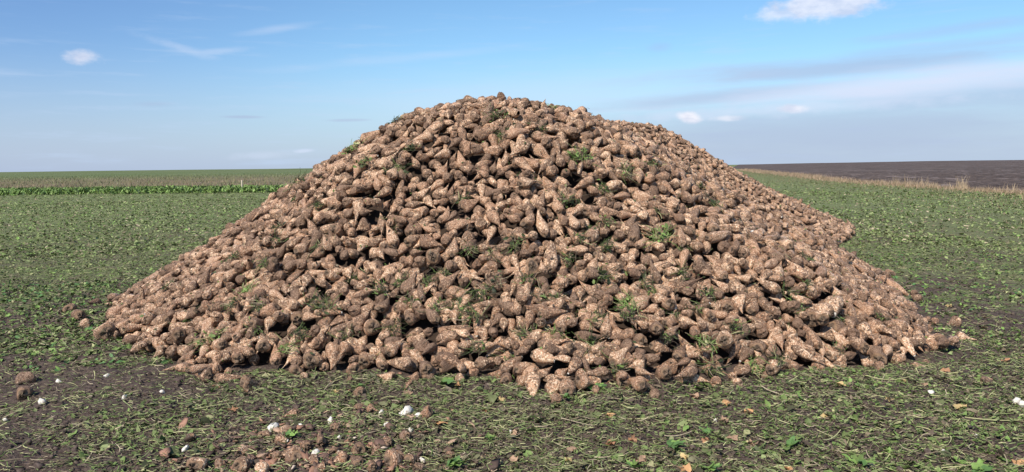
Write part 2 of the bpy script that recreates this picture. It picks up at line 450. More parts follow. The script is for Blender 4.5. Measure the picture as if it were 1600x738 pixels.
# roots read off the photograph: crown x, y, tail x, y, width, mud ('C' = crown end towards the viewer)
TRACED = [
 ((640, 480, 4.342), "850,450,830,610,125,0;980,470,970,590,130,0;1070,600,C,0,115,0;740,480,830,430,95,0;655,525,C,0,100,1;120,490,C,0,90,1;300,370,C,0,85,1;350,425,C,0,60,0;440,460,400,400,95,0;330,485,375,480,60,0;215,460,320,450,95,1;130,380,50,330,105,0;215,335,205,215,80,0;130,260,190,200,95,0;300,190,290,120,85,0;380,160,375,290,80,0;265,80,180,30,105,0;80,100,C,0,90,0;160,80,140,195,58,0;680,40,680,170,90,0;820,20,830,125,85,0;715,170,735,315,80,0;850,390,790,260,85,0;870,330,850,255,80,0;930,255,945,400,60,0;1075,330,C,0,85,1;740,380,C,0,110,1;640,400,530,380,90,0;520,330,560,250,70,0;570,210,C,0,75,1;640,120,640,200,80,0;565,115,480,55,90,0;895,185,C,0,70,0;1095,75,1040,120,90,0;675,290,C,0,80,0;500,170,520,240,65,0;450,320,440,390,72,0"),
 ((880, 460, 4.1), "750,545,975,580,100,2;1130,590,1070,530,70,2;590,655,C,0,78,1;380,600,C,0,108,0;640,510,C,0,115,0;650,575,C,0,95,0;520,510,490,605,105,0;180,480,240,615,110,0;90,580,200,600,125,0;95,425,40,515,82,0;310,390,215,390,65,0;250,275,258,415,75,0;345,280,380,340,88,0;50,270,145,335,88,2;105,185,240,225,85,0;290,165,350,200,72,0;250,95,165,35,75,0;600,75,560,155,75,0;680,100,C,0,90,0;795,100,735,145,85,0;630,235,445,175,85,0;730,230,C,0,108,0;495,290,C,0,95,1;590,290,C,0,90,1;600,355,C,0,88,1;740,360,C,0,78,1;680,340,C,0,70,0;665,405,585,440,62,0;545,445,470,460,58,0;430,450,408,335,82,0;840,260,C,0,75,0;935,240,900,190,90,0;965,155,915,70,95,0;915,380,975,368,88,0;1040,400,C,0,108,0;960,460,895,440,105,0;835,485,785,435,85,0;1010,75,950,55,80,0;1050,50,1145,112,62,0"),
 ((1100, 400, 3.21), "185,550,C,0,62,0;320,610,C,0,60,1;345,545,392,622,60,0;420,540,505,540,70,0;590,545,505,568,72,0;350,490,C,0,70,0;440,480,C,0,65,0;515,490,C,0,85,0;270,460,C,0,80,1;355,435,275,408,58,0;180,430,C,0,55,0;30,490,-20,500,62,0;100,510,C,0,90,0;540,330,C,0,110,0;655,250,640,315,85,0;750,440,C,0,85,0;870,510,C,0,85,1;700,500,640,512,70,0;790,520,C,0,60,0;860,330,C,0,50,0;900,412,985,398,58,0;240,270,C,0,70,0;310,215,C,0,75,1;395,285,475,302,62,0;715,185,630,160,52,0;590,400,C,0,80,0;240,375,195,325,62,0;290,370,C,0,65,0"),
 ((400, 380, 3.075), "385,515,368,625,95,0;200,630,C,0,70,1;105,595,C,0,70,1;50,570,C,0,82,1;270,590,C,0,95,0;195,580,C,0,60,0;665,662,575,648,72,2;780,668,735,660,60,0;820,655,C,0,70,1;765,572,585,538,78,0;520,570,C,0,80,0;605,595,C,0,60,0;475,632,445,595,80,0;440,545,412,595,60,0;655,490,C,0,80,1;610,485,645,425,60,0;125,405,165,365,62,0;50,495,135,528,48,0;560,420,C,0,85,0;520,320,570,240,78,0;462,210,440,290,60,0;628,310,642,225,52,0;605,345,C,0,65,1;740,415,C,0,60,0;795,375,C,0,60,0;740,350,C,0,60,0;200,340,C,0,75,1;90,155,C,0,75,1;372,370,325,418,60,0;230,380,312,375,46,0;475,25,475,95,48,0;835,90,C,0,60,0;200,292,305,215,46,0;60,370,30,435,60,0;180,170,275,150,48,0"),
 ((160, 380, 3.354), "545,680,C,0,80,0;610,660,555,615,60,0;660,655,C,0,42,0;490,625,385,662,62,0;370,580,C,0,75,1;330,560,265,602,70,0;190,560,145,590,60,0;90,490,45,497,56,0;620,615,555,598,66,0;710,620,C,0,70,0;850,630,C,0,70,0;910,650,C,0,60,0;525,585,475,560,66,0;450,480,C,0,88,0;400,540,C,0,80,0;250,520,C,0,78,0;345,420,225,432,62,0;445,335,385,392,42,0;660,450,585,470,75,0;745,395,685,392,62,0;530,362,645,338,42,0;600,165,C,0,58,1;690,160,C,0,46,0;810,155,735,182,62,0;900,170,C,0,80,1;790,215,C,0,58,0;800,68,755,78,38,0;510,300,C,0,60,0;885,410,850,485,62,0;930,440,C,0,60,0;905,565,845,540,48,0"),
 ((600, 130, 3.69), "1250,205,1222,160,45,0;640,90,580,75,40,0;350,205,C,0,40,0;930,150,830,165,42,0"),
]
traced_n = 0
for (ox, oy, sc), data in TRACED:
    for rec in data.split(';'):
        f = rec.split(','); facing = f[2] == 'C'
        hx_, hy_ = ox+float(f[0])/sc, oy+float(f[1])/sc
        wpx = float(f[4])/sc; mud = int(f[5])
        P = surf_hit(hx_, hy_)
        if P is None: continue
        dist = np.linalg.norm(P-CAM)
        Rm = float(np.clip(wpx/FPX*dist/2*.92, 0.030, 0.078))
        if facing:
            i = int((P[0]-X0)/CS); j = int((P[1]-Y0)/CS)
            v = P-CAM; phi = math.atan2(v[1], v[0])+rng.normal(0, .35); pit = rng.normal(0.12, .2)
            ax = np.array([math.cos(phi)*math.cos(pit), math.sin(phi)*math.cos(pit), math.sin(pit)])
            L = rng.uniform(.18, .25); mid = P+ax*(0.38*L-0.04)
        else:
            Q = surf_hit(ox+float(f[2])/sc, oy+float(f[3])/sc)
            if Q is None: Q = P+np.array([-.05, 0, .15])
            ax = Q-P; L = np.linalg.norm(ax)
            if L < 0.04: continue
            if abs(ax[1]) > 0.2: ax[1] *= 0.2/abs(ax[1]); L = np.linalg.norm(ax)
            ax = ax/L; L = float(np.clip(L*1.05, max(.12, 2.1*Rm), .38)); mid = P+ax*0.34*L
        b = new_beet(L, Rm); b.traced = True
        b.mud = {0: rng.uniform(.15, .45), 1: rng.uniform(.75, .92), 2: rng.uniform(.08, .2)}[mud]
        if mud == 2: b.tone = 0.9
        z = drop(b, mid[0], mid[1], ax, commit=False)
        i = int((mid[0]-X0)/CS); j = int((mid[1]-Y0)/CS)
        if z is None or z > max(T[i, j], G0[i, j])+0.16: continue
        drop(b, mid[0], mid[1], ax, sink=0.03); beets.append(b); traced_n += 1
fill(0.055, 0.035, 7, 3)
fill(0.045, 0.05, 5, 4)
def plug(level, n_pass):
    """wedge roots into the gaps that are left between their neighbours"""
    for _ in range(n_pass):
        ii, jj = np.nonzero((H < T-level) & core_ok)
        if len(ii) == 0: break
        for q in rng.permutation(len(ii))[:max(300, len(ii)//14)]:
            i, j = ii[q], jj[q]
            if H[i, j] >= T[i, j]-level: continue
            b = new_beet(); a = rand_axis(hx[i], hy[j], i, j)
            b.L = min(b.L, .24)
            zt = T[i, j]-0.03-rng.uniform(0, .03)
            L = b.L; s_ = (TS-0.38)*L; r_ = np.maximum(radius_profile(b, TS), .012)
            cx_ = hx[i]+a[0]*s_; cy_ = hy[j]+a[1]*s_; cz_ = zt+a[2]*s_
            i0, i1 = int((min(cx_-r_)-X0)/CS), int((max(cx_+r_)-X0)/CS)+2
            j0, j1 = int((min(cy_-r_)-Y0)/CS), int((max(cy_+r_)-Y0)/CS)+2
            if i0 < 0 or j0 < 0 or i1 >= NX or j1 >= NY: continue
            q_ = r_*r_-(hx[i0:i1][:, None, None]-cx_)**2-(hy[j0:j1][None, :, None]-cy_)**2
            top = np.where(q_ > 0, cz_+np.sqrt(np.maximum(q_, 0)), -9).max(-1)
            sub = H[i0:i1, j0:j1]; up = top > sub; sub[up] = top[up]; OWN[i0:i1, j0:j1][up] = b.id
            b.pos = np.array([hx[i], hy[j], zt]); b.axis = a; beets.append(b)
plug(0.085, 3)
# stray roots just off the foot of the pile
for k in range(70):
    p = footA[rng.integers(0, len(foot))]+0
    q = CA+(p-CA)*rng.uniform(0.975, 1.015)+rng.normal(0, .08, 2)
    b = new_beet(); i = int((q[0]-X0)/CS); j = int((q[1]-Y0)/CS)
    phi = rng.uniform(0, 6.28); a = np.array([math.cos(phi), math.sin(phi), rng.normal(0, .05)]); a /= np.linalg.norm(a)
    z = drop(b, q[0], q[1], a, commit=False)
    if z is not None and z < G0[i, j]+0.10: drop(b, q[0], q[1], a, sink=0.02); beets.append(b)
cnt = np.bincount(OWN[OWN >= 0], minlength=len(beets))
print('beets dropped', len(beets), 'traced', traced_n)

# ------------------------------------------------------------------ root geometry
def beet_frame(b):
    a = b.axis/np.linalg.norm(b.axis)
    u = np.cross(a, [0.3, 0.2, 1.0]); u /= np.linalg.norm(u); v = np.cross(a, u)
    c, s = math.cos(b.spin), math.sin(b.spin)
    return np.stack([u*c+v*s, v*c-u*s, a], 1)
def beet_verts(b, nr, ns):
    t = np.concatenate([[0.0], np.linspace(0.012, 1, nr-1)**1.15])
    th = np.linspace(0, 2*np.pi, ns, endpoint=False)
    r = radius_profile(b, t)[:, None]*np.ones(ns)
    r[0] = 0.0002 if nr > 3 else r[0]
    wob = 1+b.lobe[0]*np.cos(2*th+b.seed)+b.lobe[1]*np.cos(3*th+b.seed*2)+b.lobe[2]*np.cos(th+5*t[:, None]+b.seed)
    groove = np.exp(-((np.mod(th+b.seed*.1+.5*t[:, None], np.pi)-1.5)/.28)**2)*0.10*sstep(.12, .4, t)[:, None]
    rings = 0.02*np.sin(t[:, None]*38+np.sin(th*2+b.seed))*sstep(.15, .3, t)[:, None]
    lump = 0.17*vnoise(t[:, None]*3.2+b.seed % 97+np.cos(th)*.9, np.sin(th)*.9+np.zeros((nr, 1)), 1.3, 41)+0.13*vnoise(t[:, None]*9+b.seed % 89+np.cos(th)*2, np.sin(th)*2+np.zeros((nr, 1)), 1.2, 42)
    r = r*(wob-groove+rings+lump*(nr > 8))
    z = t*b.L
    z = z[:, None]+np.zeros(ns)
    dome = np.where(t[:, None] < .1, (1-t[:, None]/.1)**1.0*0.012*np.cos(th*3+b.seed), 0)
    bx = b.bend[0]*b.L*(t-.38)**2*2.2; by = b.bend[1]*b.L*((t-.38)**2*2+.6*np.maximum(t-.7, 0))
    loc = np.stack([r*np.cos(th)+bx[:, None], r*np.sin(th)+by[:, None], z-0.38*b.L+dome], -1)
    return loc.reshape(-1, 3), np.repeat(t, ns)
def beet_attrs(b, loc, tt):
    off = np.array([b.seed % 101, b.seed % 83, b.seed % 71])*1.37
    return {'rest': ('FLOAT_VECTOR', loc+off), 'tone': ('FLOAT', np.full(len(loc), b.tone)),
            'mud': ('FLOAT', np.full(len(loc), b.mud)), 'tt': ('FLOAT', tt)}

def beet_material():
    m, g, b = material('beet_skin', 0.5, 0.45)
    rest = g.attr('rest').outputs['Vector']; tone = g.attr('tone').outputs['Fac']
    sv_ = g.new('ShaderNodeVectorMath', operation='SCALE'); g.put(sv_.inputs[0], rest); g.put(sv_.inputs['Scale'], g.math('ADD', g.math('MULTIPLY', tone, -0.55), 1.25)); rest = sv_.outputs[0]
    mud = g.attr('mud').outputs['Fac']; tt = g.attr('tt').outputs['Fac']
    n1 = g.noise(rest, 62, 5, 0.68, 0.6); n2 = g.noise(rest, 15, 4, 0.6); n3 = g.noise(rest, 120, 3, 0.6)
    skin = g.mix(tone, (0.39, 0.195, 0.105), (0.52, 0.300, 0.172))
    skin = g.mix(g.smooth(n2, 0.35, 0.65, 0, 0.55), skin, (0.30, 0.130, 0.066))
    skin = g.mix(g.math('MULTIPLY', g.smooth(n3, 0.48, 0.60, 0, 0.9), g.smooth(tone, 0.0, 0.8, 0.65, 1.0)), skin, (0.90, 0.69, 0.48))  # fine pale mottling, with dappled highlights painted into the skin colour
    k = g.math('ADD', g.math('MULTIPLY', n1, 0.70), g.math('MULTIPLY', n2, 0.30))
    k = g.math('ADD', k, g.math('MULTIPLY', g.math('SUBTRACT', mud, 0.5), 0.26))
    k = g.math('ADD', k, g.smooth(tt, 0.16, 0.03, 0.0, 0.10))
    mm = g.smooth(k, 0.455, 0.520, 0.0, 0.88)
    mudc = g.mix(g.smooth(g.math('ADD', g.math('MULTIPLY', n3, .5), g.math('MULTIPLY', n2, .5)), 0.40, 0.60), (0.070, 0.040, 0.026), (0.235, 0.145, 0.094))
    col = g.mix(mm, skin, mudc)
    g.put(b.inputs['Base Color'], col)
    g.put(b.inputs['Roughness'], g.mix(mm, (.36,)*3, (.85,)*3))
    ring = g.math('SINE', g.math('ADD', g.math('MULTIPLY', tt, 95), g.math('MULTIPLY', n2, 9)))
    hgt = g.math('ADD', g.math('MULTIPLY', n1, 1.4), g.math('MULTIPLY', ring, 0.10))
    hgt = g.math('ADD', hgt, g.math('MULTIPLY', mm, 0.5))
    g.put(b.inputs['Normal'], g.bump(hgt, 0.9, 0.010))
    return m
def crown_material():
    m, g, b = material('beet_crown', 0.88, 0.15)
    rest = g.attr('rest').outputs['Vector']; tone = g.attr('tone').outputs['Fac']
    n1 = g.noise(rest, 60, 5, 0.65); n2 = g.noise(rest, 20, 3)
    c = g.mix(g.smooth(n1, 0.35, 0.65), (0.055, 0.038, 0.028), (0.230, 0.160, 0.112))
    c = g.mix(g.smooth(n2, 0.52, 0.72, 0, 0.4), c, (0.13, 0.125, 0.065))
    c = g.mix(g.smooth(g.math('ADD', g.attr('tt').outputs['Fac'], g.math('MULTIPLY', g.math('SUBTRACT', n1, .5), .03)), .018, .045, 0, .75), c, (0.300, 0.185, 0.112))
    g.put(b.inputs['Base Color'], c)
    g.put(b.inputs['Normal'], g.bump(n1, 1.0, 0.010))
    return m
def flesh_material():
    m, g, b = material('white_beet_flesh', 0.5, 0.4)
    pos = g.new('ShaderNodeTexCoord').outputs['Object']
    n = g.noise(pos, 45, 4)
    g.put(b.inputs['Base Color'], g.mix(g.smooth(n, 0.5, 0.72), (0.74, 0.69, 0.60), (0.34, 0.25, 0.18)))
    g.put(b.inputs['Normal'], g.bump(n, 0.6, 0.01))
    return m
SKIN, CROWN, FLESH = beet_material(), crown_material(), flesh_material()

def world_verts(b, loc):
    return loc @ beet_frame(b).T + b.pos
def beet_faces(nr, ns):
    f = grid_faces(nr, ns, True)[:, ::-1]
    cap = ((nr-1)*ns+np.arange(ns))[None, ::1]
    return [f, cap]

# which roots the photograph shows largest: sight lines against a coarse mesh of the pile
keep = [b for b in beets if cnt[b.id] >= 10]
tv, tf, owner, o = [], [], [], 0
for b in keep:
    l, _ = beet_verts(b, 6, 7); tv.append(world_verts(b, l)); f = grid_faces(6, 7, True)
    tf.append(f+o); owner.append(np.full(len(f), b.id)); o += len(l)
tv = np.concatenate(tv); tf = np.concatenate(tf); owner = np.concatenate(owner)
bvh = BVHTree.FromPolygons(tv.tolist(), tf.tolist())
vis = np.zeros(len(beets)); seen_px = {}
camv = Vector(CAM)
for py in range(140, 660, 3):
    for px in range(120, 1540, 3):
        hit = bvh.ray_cast(camv, Vector(ray(px, py)))
        if hit[0] is not None:
            k = owner[hit[2]]; vis[k] += 9
            if k not in seen_px: seen_px[k] = [0, 0, 0]
            s = seen_px[k]; s[0] += px; s[1] += py; s[2] += 1
STRAY_N = 46
order = sorted(keep, key=lambda b: -vis[b.id])
single = [b for b in order[:300-STRAY_N] if vis[b.id] > 0]
sing_ids = {b.id for b in single}
print('kept', len(keep), 'single', len(single), 'smallest px', vis[single[-1].id])

# everything else as one mass
def merge(bs, nr, ns):
    V, F, K, A = [], [], [], {'rest': [], 'tone': [], 'mud': [], 'tt': []}
    o = 0; f0 = grid_faces(nr, ns, True)[:, ::-1]
    for b in bs:
        l, tt = beet_verts(b, nr, ns); V.append(world_verts(b, l)); F.append(f0+o)
        if b.cut and b.seed % 3 == 0: K.append(o+(nr-1)*ns+np.arange(ns))
        o += len(l)
        for k, (_, a) in beet_attrs(b, l, tt).items(): A[k].append(a)
    return np.concatenate(V), np.concatenate(F), {k: np.concatenate(a) for k, a in A.items()}, np.array(K).reshape(-1, ns)
rest_b = [b for b in keep if b.id not in sing_ids]
dd = {b.id: np.linalg.norm(b.pos-CAM) for b in rest_b}
groups = [([b for b in rest_b if dd[b.id] < 9], 12, 14), ([b for b in rest_b if 9 <= dd[b.id] < 13], 10, 11), ([b for b in rest_b if dd[b.id] >= 13], 8, 9)]
V, F, A, o, CAPS = [], [], {}, 0, []
for bs, nr, ns in groups:
    if not bs: continue
    v, f, a, kc = merge(bs, nr, ns); V.append(v); F.append(f+o); CAPS.append(kc+o); o += len(v)
    for k in a: A.setdefault(k, []).append(a[k])
A = {k: (('FLOAT_VECTOR' if k == 'rest' else 'FLOAT'), np.concatenate(a)) for k, a in A.items()}
F = np.concatenate(F); nk = sum(len(k) for k in CAPS)
mass = mesh_obj('sugar_beets', np.concatenate(V), [F]+[k for k in CAPS if len(k)], None, attrs=A, mats=[SKIN, FLESH], face_mat=np.concatenate([np.zeros(len(F)), np.ones(nk)]))
tag(mass, 'thousands of muddy tan sugar beets heaped in a long pile', 'sugar beets', kind='stuff')

# ------------------------------------------------------------------ labels
def ordinal(n):
    return {1: 'first', 2: 'second', 3: 'third', 4: 'fourth', 5: 'fifth', 6: 'sixth', 7: 'seventh', 8: 'eighth', 9: 'ninth', 10: 'tenth'}.get(n, '%dth' % n)
NUMW = {2: 'two', 3: 'three', 4: 'four', 5: 'five', 6: 'six', 7: 'seven', 8: 'eight', 9: 'nine', 10: 'ten'}
def column_word(px):
    for lim, wd in ((330, 'far left'), (480, 'left'), (620, 'mid-left'), (750, 'centre-left'), (880, 'centre'), (1010, 'centre-right'), (1150, 'mid-right'), (1300, 'right')):
        if px < lim: return wd
    return 'far right'
def place_word(px, py, fp):
    """fp: how many photo pixels above the foot line"""
    band = 'pile foot' if fp < 38 else 'above pile foot' if fp < 85 else 'low slope' if fp < 150 else 'mid slope' if fp < 270 else 'pile top'
    return band+' '+column_word(px)
FP = np.array(FOOT[1:22], float)
def above_foot(px, py):
    return np.interp(px, FP[:, 0], FP[:, 1])-py
def finish_labels(items):
    """items: [obj, look, place, px]; same look and place get a left to right rank"""
    d = {}
    for it in items: d.setdefault((it[1], it[2]), []).append(it)
    for (look, place), L in d.items():
        L.sort(key=lambda i: i[3])
        for k, it in enumerate(L):
            if len(L) == 1: it[0]['label'] = '%s %s' % (look, place)
            else:
                rank = 'leftmost' if k == 0 else 'rightmost' if k == len(L)-1 else ordinal(k+1)+' from left'
                it[0]['label'] = '%s %s, %s of %s' % (look, place, rank, NUMW.get(len(L), str(len(L))))

# ------------------------------------------------------------------ single roots
NRH, NSH, CR = 26, 24, 3
def stub_parts(b, rg):
    """short leaf-stalk stubs standing on the crown"""
    V, F, T_, o = [], [], [], 0
    for k in range(rg.integers(3, 8)):
        a = rg.uniform(0, 6.28); rr_ = rg.uniform(0, .42)*b.R
        base = np.array([rr_*math.cos(a), rr_*math.sin(a), -0.38*b.L+0.01])
        d = np.array([math.cos(a)*.5, math.sin(a)*.5, -1.0]); d /= np.linalg.norm(d)
        ln = rg.uniform(.008, .028); wd = rg.uniform(.003, .007)
        u = np.cross(d, [0, 1, .2]); u /= np.linalg.norm(u); v = np.cross(d, u)
        for q, s in ((0, 1.2), (.6, 1), (1, .6)):
            for j in range(5):
                t_ = j*1.2566; V.append(base+d*ln*q+(u*math.cos(t_)+v*math.sin(t_))*wd*s)
        F.append(grid_faces(3, 5, True)+o); F.append(None); o += 15
    return np.array(V), np.concatenate([f for f in F if f is not None])
def build_single(b, labelled=True):
    e = bpy.data.objects.new('sugar_beet', None); C.objects.link(e)
    e.empty_display_size = 0.05
    m4 = Matrix([list(r)+[p] for r, p in zip(beet_frame(b), b.pos)]+[[0, 0, 0, 1]])
    e.matrix_world = m4
    loc, tt = beet_verts(b, NRH, NSH)
    at = beet_attrs(b, loc, tt)
    k0 = CR*NSH
    fr = grid_faces(NRH-CR, NSH, True)[:, ::-1]
    mesh_obj('root', loc[k0:], [fr, ((NRH-CR-1)*NSH+np.arange(NSH))[None, :]], SKIN, e, attrs={k: (t, a[k0:]) for k, (t, a) in at.items()})
    n1 = (CR+1)*NSH
    fc = grid_faces(CR+1, NSH, True)[:, ::-1]
    rg = np.random.default_rng(b.seed)
    sv, sf = stub_parts(b, rg)
    cl = np.concatenate([loc[:n1], sv]); off = np.array([b.seed % 101, b.seed % 83, b.seed % 71])*1.37
    mesh_obj('crown', cl, np.concatenate([fc, sf+n1]), CROWN, e,
             attrs={'rest': ('FLOAT_VECTOR', cl+off), 'tone': ('FLOAT', np.full(len(cl), b.tone)), 'tt': ('FLOAT', np.concatenate([tt[:n1], np.zeros(len(sv))]))})
    if b.cut:
        ln = loc[-NSH:]; c = ln.mean(0)
        ring = c+(ln-c)*1.0+np.array([0, 0, .0025]); inn = c+(ln-c)*.45+np.array([0, 0, .006])
        vv = np.concatenate([ring, inn]); ff = grid_faces(2, NSH, True)[:, ::-1]
        mesh_obj('broken_tip', vv, [ff, (NSH+np.arange(NSH))[None, :]], FLESH, e)
    return e
def look_of(b):
    size = 'small' if b.L < .185 else 'large' if b.L > .27 else ''
    shape = 'slender' if b.L/b.R > 4.6 else 'stubby' if b.L/b.R < 3.1 else ''
    tone = 'mud-caked' if b.mud > .62 else 'muddy' if b.mud > .38 else 'pale' if b.tone > .55 else 'brown'
    a = b.axis; P = b.pos
    q0 = project(P-a*.3*b.L); q1 = project(P+a*.5*b.L)
    dx_, dy_ = q1[0]-q0[0], q1[1]-q0[1]
    v = (P-CAM)/np.linalg.norm(P-CAM)
    dot = float(a @ v)
    if dot > .72: t = 'crown facing viewer'
    elif dot < -.72: t = 'tail facing viewer'
    elif abs(dx_) > abs(dy_)*1.6: t = 'tail right' if dx_ > 0 else 'tail left'
    elif abs(dy_) > abs(dx_)*1.6: t = 'tail down' if dy_ > 0 else 'tail up'
    else: t = 'tail '+('down' if dy_ > 0 else 'up')+'-'+('right' if dx_ > 0 else 'left')
    return ' '.join(x for x in (size, shape, tone, 'beet,', t+',') if x)
items = []
for b in single:
    e = build_single(b)
    s = seen_px[b.id]; px, py = s[0]/s[2], s[1]/s[2]
    tag(e, None, 'sugar beet', 'sugar beets heaped on the pile')
    items.append([e, look_of(b), place_word(px, py, above_foot(px, py)), px])

# loose roots and broken pieces lying in front of and beside the pile
# crown x, y, tail x, y (photo), width px, mud level, sunk share, note
STRAYS = [
 (106, 489, 118, 486, 16, .5), (125, 502, 112, 497, 17, .6), (137, 508, 125, 512, 17, .3), (168, 530, 150, 524, 28, .35), (43, 590, 30, 597, 20, .8),
 (37, 614, 40, 600, 18, .8), (303, 731, 326, 716, 24, .25), (370, 733, 392, 726, 28, .45), (374, 711, 402, 699, 12, .2), (411, 682, 425, 676, 19, .3),
 (434, 690, 446, 695, 17, .4), (408, 733, 412, 745, 20, .3), (465, 647, 440, 651, 15, .35), (452, 676, 438, 668, 15, .45), (520, 671, 541, 667, 16, .45),
 (501, 696, 497, 664, 14, .4), (465, 722, 448, 706, 30, .4), (540, 719, 520, 726, 24, .35), (562, 704, 564, 690, 22, .4), (606, 728, 632, 720, 30, .2),
 (636, 684, 622, 678, 18, .5), (608, 693, 592, 686, 16, .5), (621, 705, 634, 712, 15, .5), (556, 637, 576, 634, 16, .5), (576, 641, 590, 645, 15, .35),
 (508, 734, 490, 740, 18, .4), (584, 736, 566, 738, 18, .5), (637, 722, 652, 716, 20, .5), (564, 617, 552, 612, 20, .35), (672, 652, 654, 655, 24, .3),
 (380, 608, 402, 606, 26, .6), (1497, 505, 1486, 507, 17, .5), (1496, 523, 1522, 527, 13, .25), (1467, 538, 1446, 530, 24, .35), (1392, 426, 1374, 420, 12, .3),
 (1540, 597, 1546, 586, 13, .7), (592, 700, 580, 710, 15, .5), (436, 716, 424, 708, 16, .5), (478, 700, 470, 690, 14, .5), (520, 706, 532, 698, 14, .6),
 (560, 727, 548, 716, 18, .5), (650, 735, 670, 731, 18, .5), (345, 722, 336, 733, 16, .5), (700, 707, 716, 704, 10, .3), (488, 722, 497, 732, 16, .4), (300, 690, 288, 686, 11, .6)]
def gz_at(x, y): return float(terrain(np.array([x]), np.array([y]))[0])
for (x0, y0, x1, y1, wp, mud) in STRAYS[:STRAY_N]:
    P = on_ground(x0, y0, .02); Q = on_ground(x1, y1, .01)
    dist = np.linalg.norm(P-CAM); Rm = max(.022, wp/FPX*dist/2)
    ax = Q-P; ax[2] = 0; L0 = np.linalg.norm(ax); L = float(np.clip(L0*1.3, 2.2*Rm, .34))
    b = new_beet(L, Rm); b.mud = mud; b.axis = ax/L0+np.array([0, 0, -.12]); b.axis /= np.linalg.norm(b.axis)
    mid = P+b.axis*.3*L; b.pos = np.array([mid[0], mid[1], gz_at(mid[0], mid[1])+Rm*.52])
    b.id = -1
    e = build_single(b); px, py = project(b.pos)
    tag(e, None, 'sugar beet', 'loose sugar beets lying on the soil off the pile')
    sz = 'small' if L < .15 else 'large' if L > .24 else 'medium'
    tn = 'mud-caked' if mud > .55 else 'muddy' if mud > .38 else 'tan'
    a = b.axis; d_ = 'tail '+('left' if x1 < x0 else 'right')
    pl = ('on leaves beside left foot' if px < 200 and py < 560 else 'on bare soil at left edge' if px < 120 else 'on leaves beside right foot' if px > 1300 else
          'on soil just below pile foot' if py < 625 else 'in broken patch, upper part' if py < 665 else 'in broken patch, middle' if py < 705 else 'in broken patch, bottom edge')
    items.append([e, '%s %s loose beet, %s,' % (sz, tn, d_), pl, px])
finish_labels(items)

# ------------------------------------------------------------------ white beet chunks
def lump(rg, n=10, m=7, sharp=.3, flat=.6):
    th = np.linspace(0, 2*np.pi, n, endpoint=False); ph = np.linspace(0.0, np.pi, m)
    dirs = np.stack([np.outer(np.sin(ph), np.cos(th)), np.outer(np.sin(ph), np.sin(th)), np.outer(np.cos(ph), np.ones(n))], -1).reshape(-1, 3)
    r = np.ones(len(dirs))
    for _ in range(7):
        a = rg.normal(0, 1, 3); a /= np.linalg.norm(a); c = rg.uniform(.32, .8)
        r = np.minimum(r, c/np.maximum(dirs @ a, 1e-3))
    v = dirs*r[:, None]; v[:, 2] *= flat
    return v, grid_faces(m, n, True)
CHUNKS = [(424, 666, 17, 'upright'), (291, 707, 13, ''), (494, 712, 17, ''), (634, 644, 20, ''), (641, 676, 10, ''), (517, 658, 14, ''), (610, 711, 9, ''),
          (66, 632, 10, ''), (195, 629, 8, ''), (167, 588, 8, ''), (254, 616, 7, ''), (660, 719, 14, ''), (655, 655, 10, ''), (798, 680, 7, ''), (1118, 657, 7, ''), (1455, 621, 9, ''), (1588, 630, 13, ''), (1597, 636, 12, ''), (1475, 705, 8, ''), (1525, 683, 8, ''), (530, 685, 8, ''),
          (472, 670, 8, ''), (8, 654, 6, ''), (604, 668, 11, ''), (93, 594, 7, ''), (596, 646, 12, ''), (1367, 528, 8, ''), (408, 742, 12, ''), (1241, 656, 6, '')]
items = []
for (px, py, wp, _) in CHUNKS:
    rg = np.random.default_rng(px); P = on_ground(px, py+wp*.3, .0)
    dist = np.linalg.norm(P-CAM); r = wp/FPX*dist/2*1.35
    v, f = lump(rg, 7, 6); v = v+rg.normal(0, .07, v.shape)*(np.abs(v[:, 2:3]) < .58); v = v*r*np.array([1.15, .75, 1.35]); a = rg.uniform(0, 6.28)
    tilt = Euler((rg.uniform(-.7, .7), rg.uniform(-.5, .5), a)).to_matrix(); v = v @ np.array(tilt).T
    o = mesh_obj('beet_chunk', v, f, FLESH, smooth=False); o.location = (P[0], P[1], gz_at(P[0], P[1])+r*.42)
    tag(o, None, 'beet chunk', 'white broken pieces of beet on the ground')
    sz = 'tiny' if wp < 9 else 'small' if wp < 13 else 'large'
    pl = ('at left edge of soil' if px < 260 else 'near bottom left' if px < 400 else 'among broken beets' if px < 700 else 'on soil below pile centre' if px < 1000 else 'below right of pile' if px < 1400 else 'near right edge')
    items.append([o, sz+' white beet chunk', pl, px])
finish_labels(items)

# ------------------------------------------------------------------ leaf and stalk pieces (arrays of small bent strips)
def leaf_material(name, rough=0.6, spec=0.3, trans=0.0):
    m, g, b = material(name, rough, spec)
    c = g.attr('tint').outputs['Color']; pos = g.new('ShaderNodeNewGeometry').outputs['Position']
    n = g.noise(pos, 60, 3)
    g.put(b.inputs['Base Color'], g.mix(1.0, c, g.mix(n, (.7,)*3, (1.3,)*3), 'MULTIPLY'))
    return m
LITTER = leaf_material('leaf_scrap', .62, .3)
def euler_mats(yaw, pitch, roll):
    cy_, sy_, cp, sp, cr, sr = np.cos(yaw), np.sin(yaw), np.cos(pitch), np.sin(pitch), np.cos(roll), np.sin(roll)
    Rz = np.stack([np.stack([cy_, -sy_, 0*cy_], -1), np.stack([sy_, cy_, 0*cy_], -1), np.stack([0*cy_, 0*cy_, 1+0*cy_], -1)], -2)
    Ry = np.stack([np.stack([cp, 0*cp, sp], -1), np.stack([0*cp, 1+0*cp, 0*cp], -1), np.stack([-sp, 0*cp, cp], -1)], -2)
    Rx = np.stack([np.stack([1+0*cr, 0*cr, 0*cr], -1), np.stack([0*cr, cr, -sr], -1), np.stack([0*cr, sr, cr], -1)], -2)
    return Rz @ Ry @ Rx
